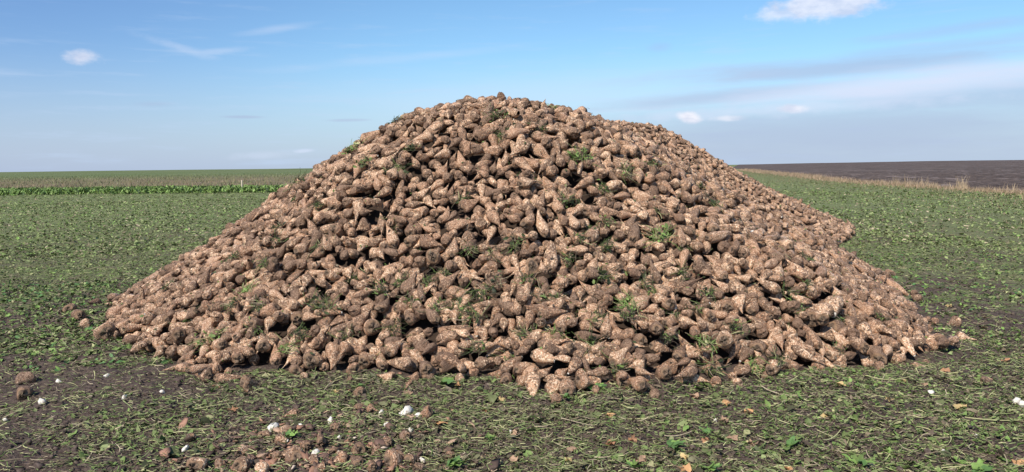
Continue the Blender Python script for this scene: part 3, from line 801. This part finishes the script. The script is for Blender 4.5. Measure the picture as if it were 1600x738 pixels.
def leaf_pieces(n, L, W, rg, rows=4):
    """crumpled leaf scraps along local x; L, W arrays"""
    u = np.linspace(0, 1, rows); wprof = np.interp(u, [0, .3, .7, 1], [.35, 1, .85, .12])
    w = wprof[None]*(1+rg.normal(0, .22, (n, rows)))*W[:, None]/2
    x = (u[None]-.5)*L[:, None]
    fold = rg.uniform(-.25, .6, (n, 1)); curl = rg.normal(0, .35, (n, 1))*L[:, None]
    zc = curl*(u[None]-.5)**2+rg.normal(0, .06, (n, rows))*L[:, None]
    v = np.zeros((n, rows, 3, 3))
    for c, s in enumerate((-1, 0, 1)):
        v[:, :, c, 0] = x+(rg.normal(0, .05, (n, rows))*L[:, None] if s else 0)
        v[:, :, c, 1] = s*w+.15*L[:, None]*rg.normal(0, 1, (n, 1))*(u[None]-.5)**2
        v[:, :, c, 2] = zc+abs(s)*w*fold+rg.normal(0, .10, (n, rows))*W[:, None]*abs(s)
    f = grid_faces(rows, 3)
    return v.reshape(n, -1, 3), f
def stalk_pieces(n, L, W, rg, rows=5, taper=.5):
    u = np.linspace(0, 1, rows); v = np.zeros((n, rows, 4, 3))
    bend = rg.normal(0, .09, (n, 1))*L[:, None]; bz = rg.normal(0, .08, (n, 1))*L[:, None]
    for k, (a, b_) in enumerate(((-1, 0), (0, .55), (1, 0), (0, -.45))):
        w = W[:, None]/2*(1-taper*u[None])
        v[:, :, k, 0] = (u[None]-.5)*L[:, None]
        v[:, :, k, 1] = a*w+bend*(4*(u[None]-.5)**2)
        v[:, :, k, 2] = b_*w+bz*(4*(u[None]-.5)**2)
    return v.reshape(n, -1, 3), grid_faces(rows, 4, True)
def place(v, f, Rm, pos, col):
    n, k, _ = v.shape
    V = np.einsum('nij,nkj->nki', Rm, v)+pos[:, None, :]
    F = (f[None]+np.arange(n)[:, None, None]*k).reshape(-1, 4)
    return V.reshape(-1, 3), F, np.repeat(col, k, 0)
class Pool:
    def __init__(s): s.V, s.F, s.Cc, s.o = [], [], [], 0
    def add(s, V, F, col): s.V.append(V); s.F.append(F+s.o); s.Cc.append(col); s.o += len(V)
    def build(s, name, mat, smooth=False, parent=None):
        return mesh_obj(name, np.concatenate(s.V), np.concatenate(s.F), mat, parent, smooth, {'tint': ('FLOAT_COLOR', np.concatenate(s.Cc))})
def pick(rg, n, cols, wts):
    cols = np.array(cols); wts = np.array(wts, float); wts /= wts.sum()
    return cols[rg.choice(len(cols), n, p=wts)]*rg.uniform(.75, 1.25, (n, 1))
G_DARK, G_MID, G_BRIGHT, G_GREY, G_YEL = (.050, .066, .024), (.130, .185, .052), (.170, .270, .068), (.240, .285, .115), (.42, .41, .20)
B_DARK, B_MID, B_PALE = (.090, .066, .046), (.180, .138, .090), (.40, .33, .22)
def scatter(n, d0, d1, rg, p=1.0, amax=39):
    """points in front of the camera, thinning with distance"""
    u = rg.random(n)
    d = (d0**p+(d1**p-d0**p)*u)**(1/p) if p else d0*(d1/d0)**u
    a = np.radians(rg.uniform(-amax, amax, n))
    return d*np.sin(a), d*np.cos(a)/1.0
def off_pile(x, y, slack=0.03):
    i = np.clip(((x-X0)/CS).astype(int), 0, NX-1); j = np.clip(((y-Y0)/CS).astype(int), 0, NY-1)
    inside = (x > X0) & (x < X0+NX*CS) & (y > Y0) & (y < Y0+NY*CS)
    return ~(inside & (T[i, j] > slack))
def cover_at(x, y):
    """how leafy the ground is, 0..1: bare band at the left front, patches elsewhere"""
    c = 0.60+1.1*vnoise(x, y, .45, 51)+1.3*vnoise(x, y, 1.1, 52)+.9*vnoise(x, y, 3.3, 53)+.5*vnoise(x, y, 8, 54)
    band = sstep(-.2, -1.6, x)*(1-sstep(5.7, 6.4, y))
    c = c-.26*band
    c = c+0.55*sstep(6.2, 7.4, y)*sstep(-2, -3.6, x)+.30*sstep(7, 12, y)+.20*sstep(.3, 1.5, x)*(y < 6.5)
    return np.clip(c, .0, 1)
def litter():
    rg = np.random.default_rng(11)
    leaves, stalks = Pool(), Pool()
    for (n, d0, d1, lo, hi, rows, kind) in ((60000, 3.4, 9, .008, .036, 4, 'l'), (7000, 3.4, 9, .03, .065, 4, 'l'), (80000, 8, 18, .016, .05, 3, 'l'), (80000, 16, 42, .035, .09, 3, 'l'), (25000, 38, 62, .08, .17, 2, 'l'),
                                            (70000, 3.4, 8, .007, .036, 3, 's'), (16000, 3.4, 9, .03, .11, 5, 's'), (26000, 8, 22, .03, .09, 3, 's')):
        x, y = scatter(n, d0, d1, rg, 1.0 if d0 < 20 else 1.5)
        c = cover_at(x, y)
        ok = off_pile(x, y) & (x < verge_x(y)+.3*rg.random(n)) & ~((y > 47.5) & (x < 14))
        ok &= (rg.random(n) < (c if kind == 'l' else .42+.58*c))
        # stalk thatch lies thickest just in front of the pile
        x, y, c = x[ok], y[ok], c[ok]; n = len(x)
        z = terrain(x, y)
        yaw = rg.uniform(0, 6.28, n); d = np.hypot(x, y)
        zone_c = np.exp(-((x+.6)/1.7)**2)*(y < 6.3)
        if kind == 'l':
            L = rg.uniform(lo, hi, n)*(.7+.6*rg.random(n)); W = L*rg.uniform(.35, .8, n)
            Rm = euler_mats(yaw, rg.normal(0, .38, n), rg.normal(0, .45, n))
            v, f = leaf_pieces(n, L, W, rg, rows)
            far = sstep(9, 20, d)[:, None]
            col = pick(rg, n, [G_DARK, G_MID, G_BRIGHT, G_GREY, G_YEL, B_DARK, B_MID], [2.2, 4.6, 2.6, 2.0, .5, 1.6, 1.2])
            col2 = pick(rg, n, [G_MID, G_GREY, G_BRIGHT, B_MID, B_PALE, G_DARK], [3.4, 5.6, 1.2, 1.6, .8, 1.0])
            col = col*(1-far)+col2*far
            dn = sstep(-.05, .25, vnoise(x, y, 1.1, 71)+.6*vnoise(x, y, 3.7, 72))*(1-sstep(8, 14, d))
            dull = np.clip(zone_c*.45+dn*.6*rg.random(n), 0, .85)[:, None]; col = col*(1-dull)+pick(rg, n, [B_DARK, (.11, .10, .055)], [1, 1])*dull
            pos = np.stack([x, y, z+L*.13+rg.uniform(0, .012, n)], -1)
            leaves.add(*place(v, f, Rm, pos, col))
        else:
            L = rg.uniform(lo, hi, n); W = np.minimum(L*rg.uniform(.04, .22, n)+.0015, .008)
            yaw = np.where(rg.random(n) < .45, rg.normal(0, .6, n), yaw)
            Rm = euler_mats(yaw, rg.normal(0, .22, n), rg.uniform(0, 6.28, n))
            v, f = stalk_pieces(n, L, W, rg, rows)
            col = pick(rg, n, [G_YEL, G_GREY, G_MID, B_PALE, B_MID, B_DARK], [2.2, 2.8, 2.0, 1.4, 2.4, 1.8])
            pos = np.stack([x, y, z+.006+rg.uniform(0, .022, n)], -1)
            stalks.add(*place(v, f, Rm, pos, col))
    # larger torn leaves beside both ends of the pile
    n = 9000; x = np.concatenate([rg.uniform(-7.5, -2.3, n//2), rg.uniform(3.6, 10.5, n//2)]); y = np.concatenate([rg.uniform(6.0, 10.5, n//2), rg.uniform(6.6, 13, n//2)])
    ok = off_pile(x, y) & (vnoise(x, y, 1.0, 81)+.5*vnoise(x, y, 3.1, 82) > rg.uniform(-.35, .15, n)) & (np.abs(x) < y*.8); x, y = x[ok], y[ok]; n = len(x)
    L = rg.uniform(.03, .075, n); v, f = leaf_pieces(n, L, L*rg.uniform(.35, .7, n), rg, 4)
    col = pick(rg, n, [G_BRIGHT, G_MID, G_DARK, (.09, .19, .06), G_GREY], [2, 3, 2, 3, 1])
    leaves.add(*place(v, f, euler_mats(rg.uniform(0, 6.28, n), rg.normal(0, .4, n), rg.normal(0, .45, n)), np.stack([x, y, terrain(x, y)+L*.16], -1), col))
    tag(leaves.build('leaf_litter', LITTER), 'green and brown chopped beet leaves strewn over the field', 'leaf litter', kind='stuff')
    tag(stalks.build('stalk_litter', LITTER), 'cut leaf stalks lying across the soil in front of the pile', 'stalk litter', kind='stuff')
litter()

# soil clods
def clods():
    rg = np.random.default_rng(13)
    m, g, b = material('clod_soil', .95, .1)
    pos = g.new('ShaderNodeNewGeometry').outputs['Position']; n_ = g.noise(pos, 60, 4)
    g.put(b.inputs['Base Color'], g.mix(g.smooth(n_, .3, .7), (.050, .036, .030), (.140, .105, .088)))
    n = 9000; x, y = scatter(n, 3.4, 12, rg, .8); c = cover_at(x, y)
    ok = off_pile(x, y) & (rg.random(n) < 1.05-c*.9); x, y = x[ok], y[ok]; n = len(x)
    v0, f = lump(rg, 7, 5, .3, .7); s = rg.gamma(1.6, .008, n)+.005; s = np.minimum(s, .045)
    v = v0[None]*s[:, None, None]*(1+rg.normal(0, .15, (n, len(v0), 1)))
    Rm = euler_mats(rg.uniform(0, 6.28, n), rg.normal(0, .5, n), rg.normal(0, .5, n))
    V, F, _ = place(v, f, Rm, np.stack([x, y, terrain(x, y)+s*.2], -1), np.ones((n, 3)))
    tag(mesh_obj('soil_clods', V, F, m, smooth=False), 'small dark clods of soil crumbled over the bare ground', 'soil clods', kind='stuff')
clods()

def crumbs():
    rg = np.random.default_rng(29); n = 1500
    px = np.clip(rg.normal(520, 115, n), 255, 770); py = 742-np.abs(rg.normal(0, 52, n)); px = px+(738-py)*.25*rg.normal(0, 1, n)
    P = np.array([on_ground(a, b_) for a, b_ in zip(px, py)])
    v0, f = lump(rg, 7, 5, .3, .6); s_ = np.minimum(rg.gamma(1.5, .0065, n)+.003, .034)
    v = v0[None]*s_[:, None, None]*np.stack([rg.uniform(.8, 2.0, n), np.ones(n), rg.uniform(.35, .8, n)], -1)[:, None]*(1+rg.normal(0, .28, (n, len(v0), 1)))
    col = pick(rg, n, [(.32, .175, .115), (.42, .28, .19), (.15, .09, .066), (.55, .44, .35), (.09, .06, .045)], [2.5, 2, 3.5, .4, 3])
    V, F, cc = place(v, f, euler_mats(rg.uniform(0, 6.28, n), rg.normal(0, .4, n), rg.normal(0, .4, n)), np.stack([P[:, 0], P[:, 1], terrain(P[:, 0], P[:, 1])+s_*.45], -1), col)
    tag(mesh_obj('beet_crumbs', V, F, LITTER, smooth=False, attrs={'tint': ('FLOAT_COLOR', cc)}), 'reddish brown crushed beet crumbs mixed into the soil at the bottom', 'beet crumbs', kind='stuff')
crumbs()

# withered orange leaves, one by one
WITHER = [(366, 644), (955, 689), (1103, 690), (1135, 632), (1145, 684), (897, 703), (887, 722), (1000, 722), (806, 722), (1071, 716), (1065, 735), (952, 652), (1168, 648), (1084, 619),
          (806, 682), (987, 687), (1132, 658), (640, 619), (716, 610), (781, 626), (524, 616), (687, 671), (1484, 480), (1539, 498), (1537, 512), (1571, 563), (1541, 592), (1477, 581), (1388, 634),
          (1413, 602), (1447, 606), (1232, 730), (1594, 725), (1315, 611), (247, 399), (340, 602), (1175, 690), (1290, 660), (1500, 640), (760, 640)]
items = []
for (px, py) in WITHER:
    rg = np.random.default_rng(px*7+py); P = on_ground(px, py, .01)
    k = 4; L = rg.uniform(.025, .06, k); W = L*rg.uniform(.5, .9, k)
    v, f = leaf_pieces(k, L, W, rg, 5)
    yaw = rg.uniform(0, 1)+np.arange(k)*1.5
    off = np.stack([np.cos(yaw)*L*.4, np.sin(yaw)*L*.4, np.zeros(k)+.012], -1)
    base = [(.46, .26, .12), (.36, .19, .10), (.48, .35, .16), (.34, .22, .14)][rg.integers(4)]
    V, F, col = place(v, f, euler_mats(yaw, rg.normal(-.2, .25, k), rg.normal(0, .4, k)), off, np.array([base]*k)*rg.uniform(.8, 1.2, (k, 1)))
    o = mesh_obj('withered_leaf', V, F, LITTER, smooth=False, attrs={'tint': ('FLOAT_COLOR', col)})
    o.location = (P[0], P[1], gz_at(P[0], P[1])+.01)
    tag(o, None, 'withered leaf', 'withered orange leaves on the ground')
    tone = {.46: 'orange', .36: 'rust brown', .48: 'yellow', .34: 'dull brown'}[base[0]]
    row = 'near bottom edge' if py > 700 else 'in the foreground' if py > 640 else 'close to pile foot' if 300 < px < 1450 and py > 598 else 'on green litter'
    items.append([o, tone+' withered leaf lying', row+', '+('left side' if px < 600 else 'below centre' if px < 950 else 'right of centre' if px < 1250 else 'right side'), px])
finish_labels(items)

# ------------------------------------------------------------------ leaf clumps caught in the pile
CL = [(866, 163), (776, 181), (641, 230), (825, 195), (887, 230), (909, 247), (784, 209), (619, 184), (974, 265), (895, 312), (844, 203), (944, 295), (763, 290), (722, 314), (627, 263),
      (614, 353), (694, 355), (743, 374), (770, 399), (803, 383), (734, 390), (692, 429), (775, 438), (752, 457), (720, 470), (856, 468), (826, 438), (745, 493), (669, 445), (681, 480), (888, 408),
      (297, 499), (330, 529), (398, 517), (384, 456), (366, 475), (258, 450), (363, 404), (550, 233), (463, 287), (547, 295), (566, 256), (498, 319), (460, 316), (588, 387), (433, 357), (436, 376),
      (609, 265), (615, 295), (501, 384), (416, 411), (511, 484), (449, 543), (465, 523), (488, 474), (556, 432), (595, 452), (624, 442), (615, 510), (644, 471), (670, 439), (406, 478), (543, 523), (592, 386),
      (824, 521), (870, 519), (750, 542), (795, 558), (797, 584), (720, 485), (1031, 373), (1067, 390), (940, 432), (918, 358), (943, 385), (904, 373), (1006, 441), (982, 471), (1111, 320), (1028, 332),
      (1082, 371), (943, 346), (884, 312), (1067, 427), (1106, 458), (1018, 454), (865, 468), (902, 482), (931, 499), (985, 480), (980, 494), (924, 540), (963, 577), (1048, 526), (1054, 492), (1087, 480),
      (1104, 538), (1153, 516), (1109, 577), (1234, 462), (1112, 459), (1218, 565), (1178, 574), (1250, 484), (1312, 550), (1380, 497), (1318, 503), (1262, 447), (1262, 405), (1150, 517), (1109, 537),
      (1022, 258), (910, 243), (976, 270), (946, 297), (1029, 328), (1095, 290), (1112, 316)]
BRIGHT = {(909, 247), (330, 529), (550, 233), (449, 543), (1031, 373), (985, 480), (870, 519), (1104, 538), (866, 163), (384, 456), (1178, 574)}
def full_hit(px, py):
    d = ray(px, py); hit = bvh.ray_cast(camv, Vector(d))
    if hit[0] is not None: return np.array(hit[0]), np.array(hit[1])
    P = surf_hit(px, py); return (P, np.array([0, -.5, .8])) if P is not None else (None, None)
items = []
for q, (px, py) in enumerate(CL):
    P, nn = full_hit(px, py)
    if P is None: P, nn = full_hit(px, py+6)
    if P is None: continue
    rg = np.random.default_rng(900+q); pool = Pool()
    bright = (px, py) in BRIGHT
    size = rg.uniform(.45, 1.15)*(1.12 if bright else 1)
    k = int(rg.integers(28, 52)); i = int((P[0]-X0)/CS); j = int((P[1]-Y0)/CS)
    nrm = np.array([-GXs[i, j], -GYs[i, j], 1.0]); nrm /= np.linalg.norm(nrm)
    t1 = np.cross(nrm, [1, 0, 0]); t1 /= np.linalg.norm(t1); t2 = np.cross(nrm, t1)
    main = rg.uniform(0, 6.28)
    # stalks fan out over the surface and droop
    L = rg.uniform(.04, .17, k)*size; W = rg.uniform(.004, .008, k)
    v, f = stalk_pieces(k, L, W, rg, 5, .4)
    yaw = main+rg.normal(0, 1.3, k); Rl = euler_mats(yaw, -rg.uniform(-.1, .45, k), rg.uniform(0, 6.28, k))
    B = np.stack([t1, t2, nrm], 1)
    tip = np.einsum('nij,nj->ni', Rl, np.stack([L*.5, 0*L, 0*L], -1))
    cpos = rg.normal(0, .032, (k, 3))*np.array([1, 1, .3])+tip+np.array([0, 0, .006])
    cols = pick(rg, k, [G_YEL, G_BRIGHT, G_MID] if bright else [G_DARK, G_MID, B_MID, B_DARK, G_YEL, B_PALE], [3, 4, 2] if bright else [3, 2.2, 2, 1.8, .5, .5])
    Vv, Ff, cc = place(v, f, Rl, cpos, cols); pool.add(Vv, Ff, cc)
    kb = int(rg.integers(10, 22)); Lb = rg.uniform(.02, .06, kb)*size; Wb = Lb*rg.uniform(.3, .6, kb)
    v, f = leaf_pieces(kb, Lb, Wb, rg, 5)
    Rl = euler_mats(rg.uniform(0, 6.28, kb), rg.normal(0, .6, kb), rg.normal(0, .7, kb))
    cpos = rg.normal(0, .05, (kb, 3))*np.array([1, 1, .25])*size+np.array([0, 0, .015])
    cols = pick(rg, kb, [G_BRIGHT, G_MID, G_YEL] if bright else [G_DARK, G_MID, (.02, .03, .012)], [3, 3, .6] if bright else [4, 2.4, 1.6])
    Vv, Ff, cc = place(v, f, Rl, cpos, cols); pool.add(Vv, Ff, cc)
    o = pool.build('beet_leaf_clump', LITTER)
    o.matrix_world = Matrix([list(r)+[p] for r, p in zip(B, P)]+[[0, 0, 0, 1]])
    tag(o, None, 'leaf clump', 'clumps of leaves and stalks caught on the pile')
    tone = 'bright green' if bright else 'dark wilted'
    items.append([o, ('%s %s leaf clump' % ('large' if size > .9 else 'small' if size < .72 else 'medium', tone)), place_word(px, py, above_foot(px, py)), px])
finish_labels(items)

# smaller torn stalks and scraps sprinkled over the pile
def pile_scraps():
    rg = np.random.default_rng(17); pool = Pool()
    n = 9000
    ii = rg.integers(0, NX, n*3); jj = rg.integers(0, NY, n*3)
    ok = (T[ii, jj] > .03) & (hy[jj] < 17); ii, jj = ii[ok][:n], jj[ok][:n]; n = len(ii)
    pos = np.stack([hx[ii], hy[jj], H[ii, jj]+.004], -1)
    gx_, gy_ = GXs[ii, jj], GYs[ii, jj]
    nrm = np.stack([-gx_, -gy_, np.ones(n)], -1); nrm /= np.linalg.norm(nrm, axis=1)[:, None]
    t1 = np.cross(nrm, [1, 0, 0]); t1 /= np.linalg.norm(t1, axis=1)[:, None]; t2 = np.cross(nrm, t1)
    B = np.stack([t1, t2, nrm], 2)
    Rl = B @ euler_mats(rg.uniform(0, 6.28, n), rg.normal(0, .35, n), rg.uniform(0, 6.28, n))
    h = n//2
    L = rg.uniform(.02, .085, h); W = rg.uniform(.003, .0065, h); v, f = stalk_pieces(h, L, W, rg, 4)
    pool.add(*place(v, f, Rl[:h], pos[:h], pick(rg, h, [G_YEL, G_MID, B_PALE, B_MID, B_DARK, G_DARK], [.8, 2, .7, 2, 2.4, 2])))
    m_ = n-h; L = rg.uniform(.015, .04, m_); v, f = leaf_pieces(m_, L, L*.6, rg, 3)
    pool.add(*place(v, f, Rl[h:], pos[h:], pick(rg, m_, [G_DARK, G_MID, B_DARK, B_MID], [3, 1.6, 2.5, 1])))
    tag(pool.build('leaf_scraps', LITTER), 'torn stalks and leaf scraps sprinkled over the beet pile', 'leaf scraps', kind='stuff')
pile_scraps()

# ------------------------------------------------------------------ larger single stalks and green leaves on the ground in front
BIG = [(905, 662, 60, -22, 's'), (1000, 655, 60, 2, 's'), (1115, 625, 55, 4, 's'), (700, 675, 45, -25, 's'), (520, 640, 40, -30, 's'), (1095, 655, 70, 12, 's'), (1220, 620, 80, -25, 's'), (1390, 600, 60, -5, 's'),
       (1520, 615, 45, -12, 's'), (1560, 662, 90, -8, 's'), (1470, 730, 60, 4, 's'), (1060, 682, 45, 8, 's'), (330, 640, 60, 12, 's'), (300, 672, 70, -4, 's'), (240, 650, 50, 25, 's'), (1300, 690, 50, 20, 's'),
       (1105, 680, 30, 60, 'l'), (1045, 700, 40, 0, 'l'), (925, 612, 40, 10, 'l'), (990, 735, 30, 50, 'l'), (690, 610, 34, 0, 'l'), (450, 690, 30, 20, 'l'), (1110, 733, 34, 70, 'l'), (880, 625, 20, 0, 'l'),
       (700, 730, 45, 5, 'l'), (760, 690, 30, 0, 'l'), (1230, 700, 40, 10, 'l'), (1520, 735, 40, 0, 'l'), (1340, 725, 40, 15, 'l'), (560, 610, 22, 10, 'l')]
items = []
for (px, py, wp, ang, kd) in BIG:
    rg = np.random.default_rng(px+py); P = on_ground(px, py, .01); dist = np.linalg.norm(P-CAM); L0 = min(wp/FPX*dist, .34)
    if kd == 's':
        v, f = stalk_pieces(1, np.array([L0]), np.array([.011]), rg, 9, .6)
        col = pick(rg, 1, [G_YEL, B_PALE, (.30, .32, .14)], [2, 1, 2]); nm, cat = 'leaf_stalk', 'stalk'
        V, F, cc = place(v, f, euler_mats(np.array([R(ang)*2]), np.array([-.04]), np.array([.3])), np.zeros((1, 3)), col)
        tone = 'dry pale' if col[0][1] < .26 and col[0][0] > .24 and col[0][2] > .13 else 'yellow-green'
        look = '%s %s leaf stalk' % ('long' if wp > 55 else 'short', tone)
    else:
        k = 6; L = np.full(k, L0*.6)*rg.uniform(.7, 1.1, k); v, f = leaf_pieces(k, L, L*rg.uniform(.3, .55, k), rg, 6)
        yaw = R(ang)+rg.normal(0, .9, k); off = np.stack([np.cos(yaw)*L*.5, np.sin(yaw)*L*.5, .015+0*L], -1)
        V, F, cc = place(v, f, euler_mats(yaw, rg.normal(-.25, .15, k), rg.normal(0, .3, k)), off, pick(rg, k, [G_BRIGHT, (.09, .17, .05), G_MID], [2, 3, 1]))
        nm, cat = 'green_leaf', 'leaf'; look = '%s green beet leaves' % ('broad' if wp > 33 else 'small')
    o = mesh_obj(nm, V, F, LITTER, smooth=True, attrs={'tint': ('FLOAT_COLOR', cc)})
    o.location = (P[0], P[1], gz_at(P[0], P[1])+.022)
    tag(o, None, cat, 'single stalks and leaves on the ground in front of the pile')
    row = 'near bottom edge' if py > 695 else 'in the foreground' if py > 640 else 'close to pile foot'
    items.append([o, look+' lying', row+', '+('left side' if px < 600 else 'below centre' if px < 950 else 'right of centre' if px < 1250 else 'right side'), px])
finish_labels(items)

# ------------------------------------------------------------------ background growth
def blades(name, x, y, hgt, wid, lean, cols, label, cat, rg, z=None, rows=3):
    n = len(x); v = np.zeros((n, rows, 2, 3)); u = np.linspace(0, 1, rows)
    yaw = rg.uniform(0, 6.28, n); ly = rg.normal(0, 1, n)*lean; lx = rg.normal(0, 1, n)*lean
    for c, s in enumerate((-1, 1)):
        w = wid[:, None]/2*(1-.85*u[None])*s
        v[:, :, c, 0] = np.cos(yaw)[:, None]*w+(lx*hgt)[:, None]*u[None]**2
        v[:, :, c, 1] = np.sin(yaw)[:, None]*w+(ly*hgt)[:, None]*u[None]**2
        v[:, :, c, 2] = hgt[:, None]*u[None]
    z = terrain(x, y) if z is None else z
    V = (v.reshape(n, -1, 3)+np.stack([x, y, z-.02], -1)[:, None]).reshape(-1, 3)
    f = grid_faces(rows, 2); F = (f[None]+np.arange(n)[:, None, None]*rows*2).reshape(-1, 4)
    o = mesh_obj(name, V, F, LITTER, smooth=False, attrs={'tint': ('FLOAT_COLOR', np.repeat(cols, rows*2, 0))})
    return tag(o, label, cat, kind='stuff')
rg = np.random.default_rng(23)
# standing beet rows, left
n = 26000; x = rg.uniform(-62, 12, n); y = rg.uniform(48, 57, n); y = 48+np.floor((y-48)/.5)*.5+rg.normal(0, .14, n)+1.6*vnoise(x, y*0, .15, 91)+1.2*vnoise(x, y*0, .9, 92)
L = rg.uniform(.16, .34, n); v, f = leaf_pieces(n, L, L*rg.uniform(.4, .6, n), rg, 3)
Rm = euler_mats(rg.uniform(0, 6.28, n), -rg.uniform(.2, 1.3, n), rg.normal(0, .4, n))
P = Pool(); P.add(*place(v, f, Rm, np.stack([x, y, terrain(x, y)+rg.uniform(.05, .27, n)], -1), pick(rg, n, [(.15, .24, .06), (.21, .31, .09), (.055, .09, .03), (.13, .18, .05)], [3, 2.5, 1.5, 2])))
tag(P.build('beet_rows', LITTER), 'bright green strip of beets still growing on the left', 'growing beets', kind='stuff')
# browned weeds behind
n = 30000; x = rg.uniform(-150, 20, n); y = 57.5+rg.random(n)**1.6*120
ok = np.abs(x) < y*.85; x, y = x[ok], y[ok]; n = len(x)
t_ = sstep(70, 150, y)[:, None]*np.ones((n, 3))
cols = pick(rg, n, [(.24, .18, .11), (.19, .18, .09), (.18, .21, .085), (.27, .21, .13)], [3, 3, 2, 1])*(1-t_)+pick(rg, n, [(.14, .18, .07), (.17, .20, .09)], [1, 1])*t_
blades('weeds', x, y, rg.uniform(.12, .38, n), rg.uniform(.03, .10, n), .3, cols, 'olive brown weedy growth in the far left field', 'weeds', rg)
# dry grass verge
def verge_pts(n, y0, y1, p, sd):
    y = y0+(y1-y0)*rg.random(n)**p; return verge_x(y)+rg.normal(0, 1, n)*sd, y
n = 17000; x, y = verge_pts(n, 14, 150, 1.5, .8)
cols = pick(rg, n, [(.38, .26, .17), (.29, .20, .13), (.44, .33, .23), (.17, .15, .08)], [3, 3, 1.6, 1.2])
hh = rg.uniform(.08, .32, n)*(1+.6*vnoise(x, y, .25, 61)); blades('dry_grass', x, y, hh, rg.uniform(.008, .02, n)*(1+y/45), .35, cols, 'pale dry grass along the edge of the ploughed field', 'dry grass', rg)
# scattered low green tufts fading from verge into the beet field
n = 12000; x, y = verge_pts(n, 14, 130, 1.4, 1); x = x-np.abs(rg.normal(0, 2.6, n))-.5
cols = pick(rg, n, [(.19, .16, .085), (.12, .14, .06), (.26, .20, .12)], [2, 2, 1]); blades('verge_grass', x, y, rg.uniform(.04, .14, n), rg.uniform(.02, .05, n), .5, cols, 'sparse short grass between the green field and dry verge', 'grass', rg)
# tall dry grass tufts standing out of the verge
items = []
for q, (px, hpx) in enumerate([(1396, 15), (1418, 17), (1428, 12), (1440, 15), (1456, 9), (1482, 11), (1497, 20), (1503, 13), (1530, 9), (1576, 16), (1556, 9), (1600, 14), (1372, 8)]):
    k = None
    for y_ in np.arange(30, 80, .25):
        pxx_, pyy_ = project([verge_x(y_)-.2, y_, 0.1])
        if pxx_ < px: k = y_; break
    k = k or 34.0
    bx, by = float(verge_x(k)), float(k); m_ = int(rg.integers(26, 50)); hmax = hpx/FPX*by*1.2
    x = bx+rg.normal(0, .16, m_); y = by+rg.normal(0, .16, m_)
    o = blades('dry_grass_tuft', x-bx, y-by, hmax*rg.uniform(.45, 1.0, m_), rg.uniform(.016, .034, m_), .17, pick(rg, m_, [(.46, .35, .23), (.38, .28, .18)], [1, 1]), None, None, rg, z=np.zeros(m_))
    del o['kind']; o.location = (bx, by, gz_at(bx, by))
    tag(o, None, 'grass tuft', 'tall dry grass tufts on the verge')
    items.append([o, '%s dry grass tuft on verge' % ('tall' if hpx > 14 else 'middling' if hpx > 10 else 'low'), 'before ploughed field', px])
finish_labels(items)

# stake at the standing rows
P0 = on_ground(378, 294, .25); d_ = 49.5/P0[1]; sx = P0[0]*d_
m, g, b = material('weathered_wood', .8, .2)
g.put(b.inputs['Base Color'], g.mix(g.noise(g.scale(g.new('ShaderNodeTexCoord').outputs['Object'], (30, 30, 3)), 1.0, 3), (.62, .55, .42), (.42, .34, .24)))
hw = .035; zs = [0, .35, .75, .80]
sv = []
for k, z in enumerate(zs):
    s = hw*(1 if k < 3 else .3)
    for a_, b_ in ((-1, -1), (1, -1), (1, 1), (-1, 1)): sv.append((a_*s+.02*z, b_*s, z+.0))
o = mesh_obj('stake', np.array(sv), [grid_faces(4, 4, True), np.array([[12, 13, 14, 15]])], m, smooth=False)
o.location = (sx, 49.5, gz_at(sx, 49.5))
tag(o, 'thin pale wooden stake at the green beet strip on the left', 'stake')
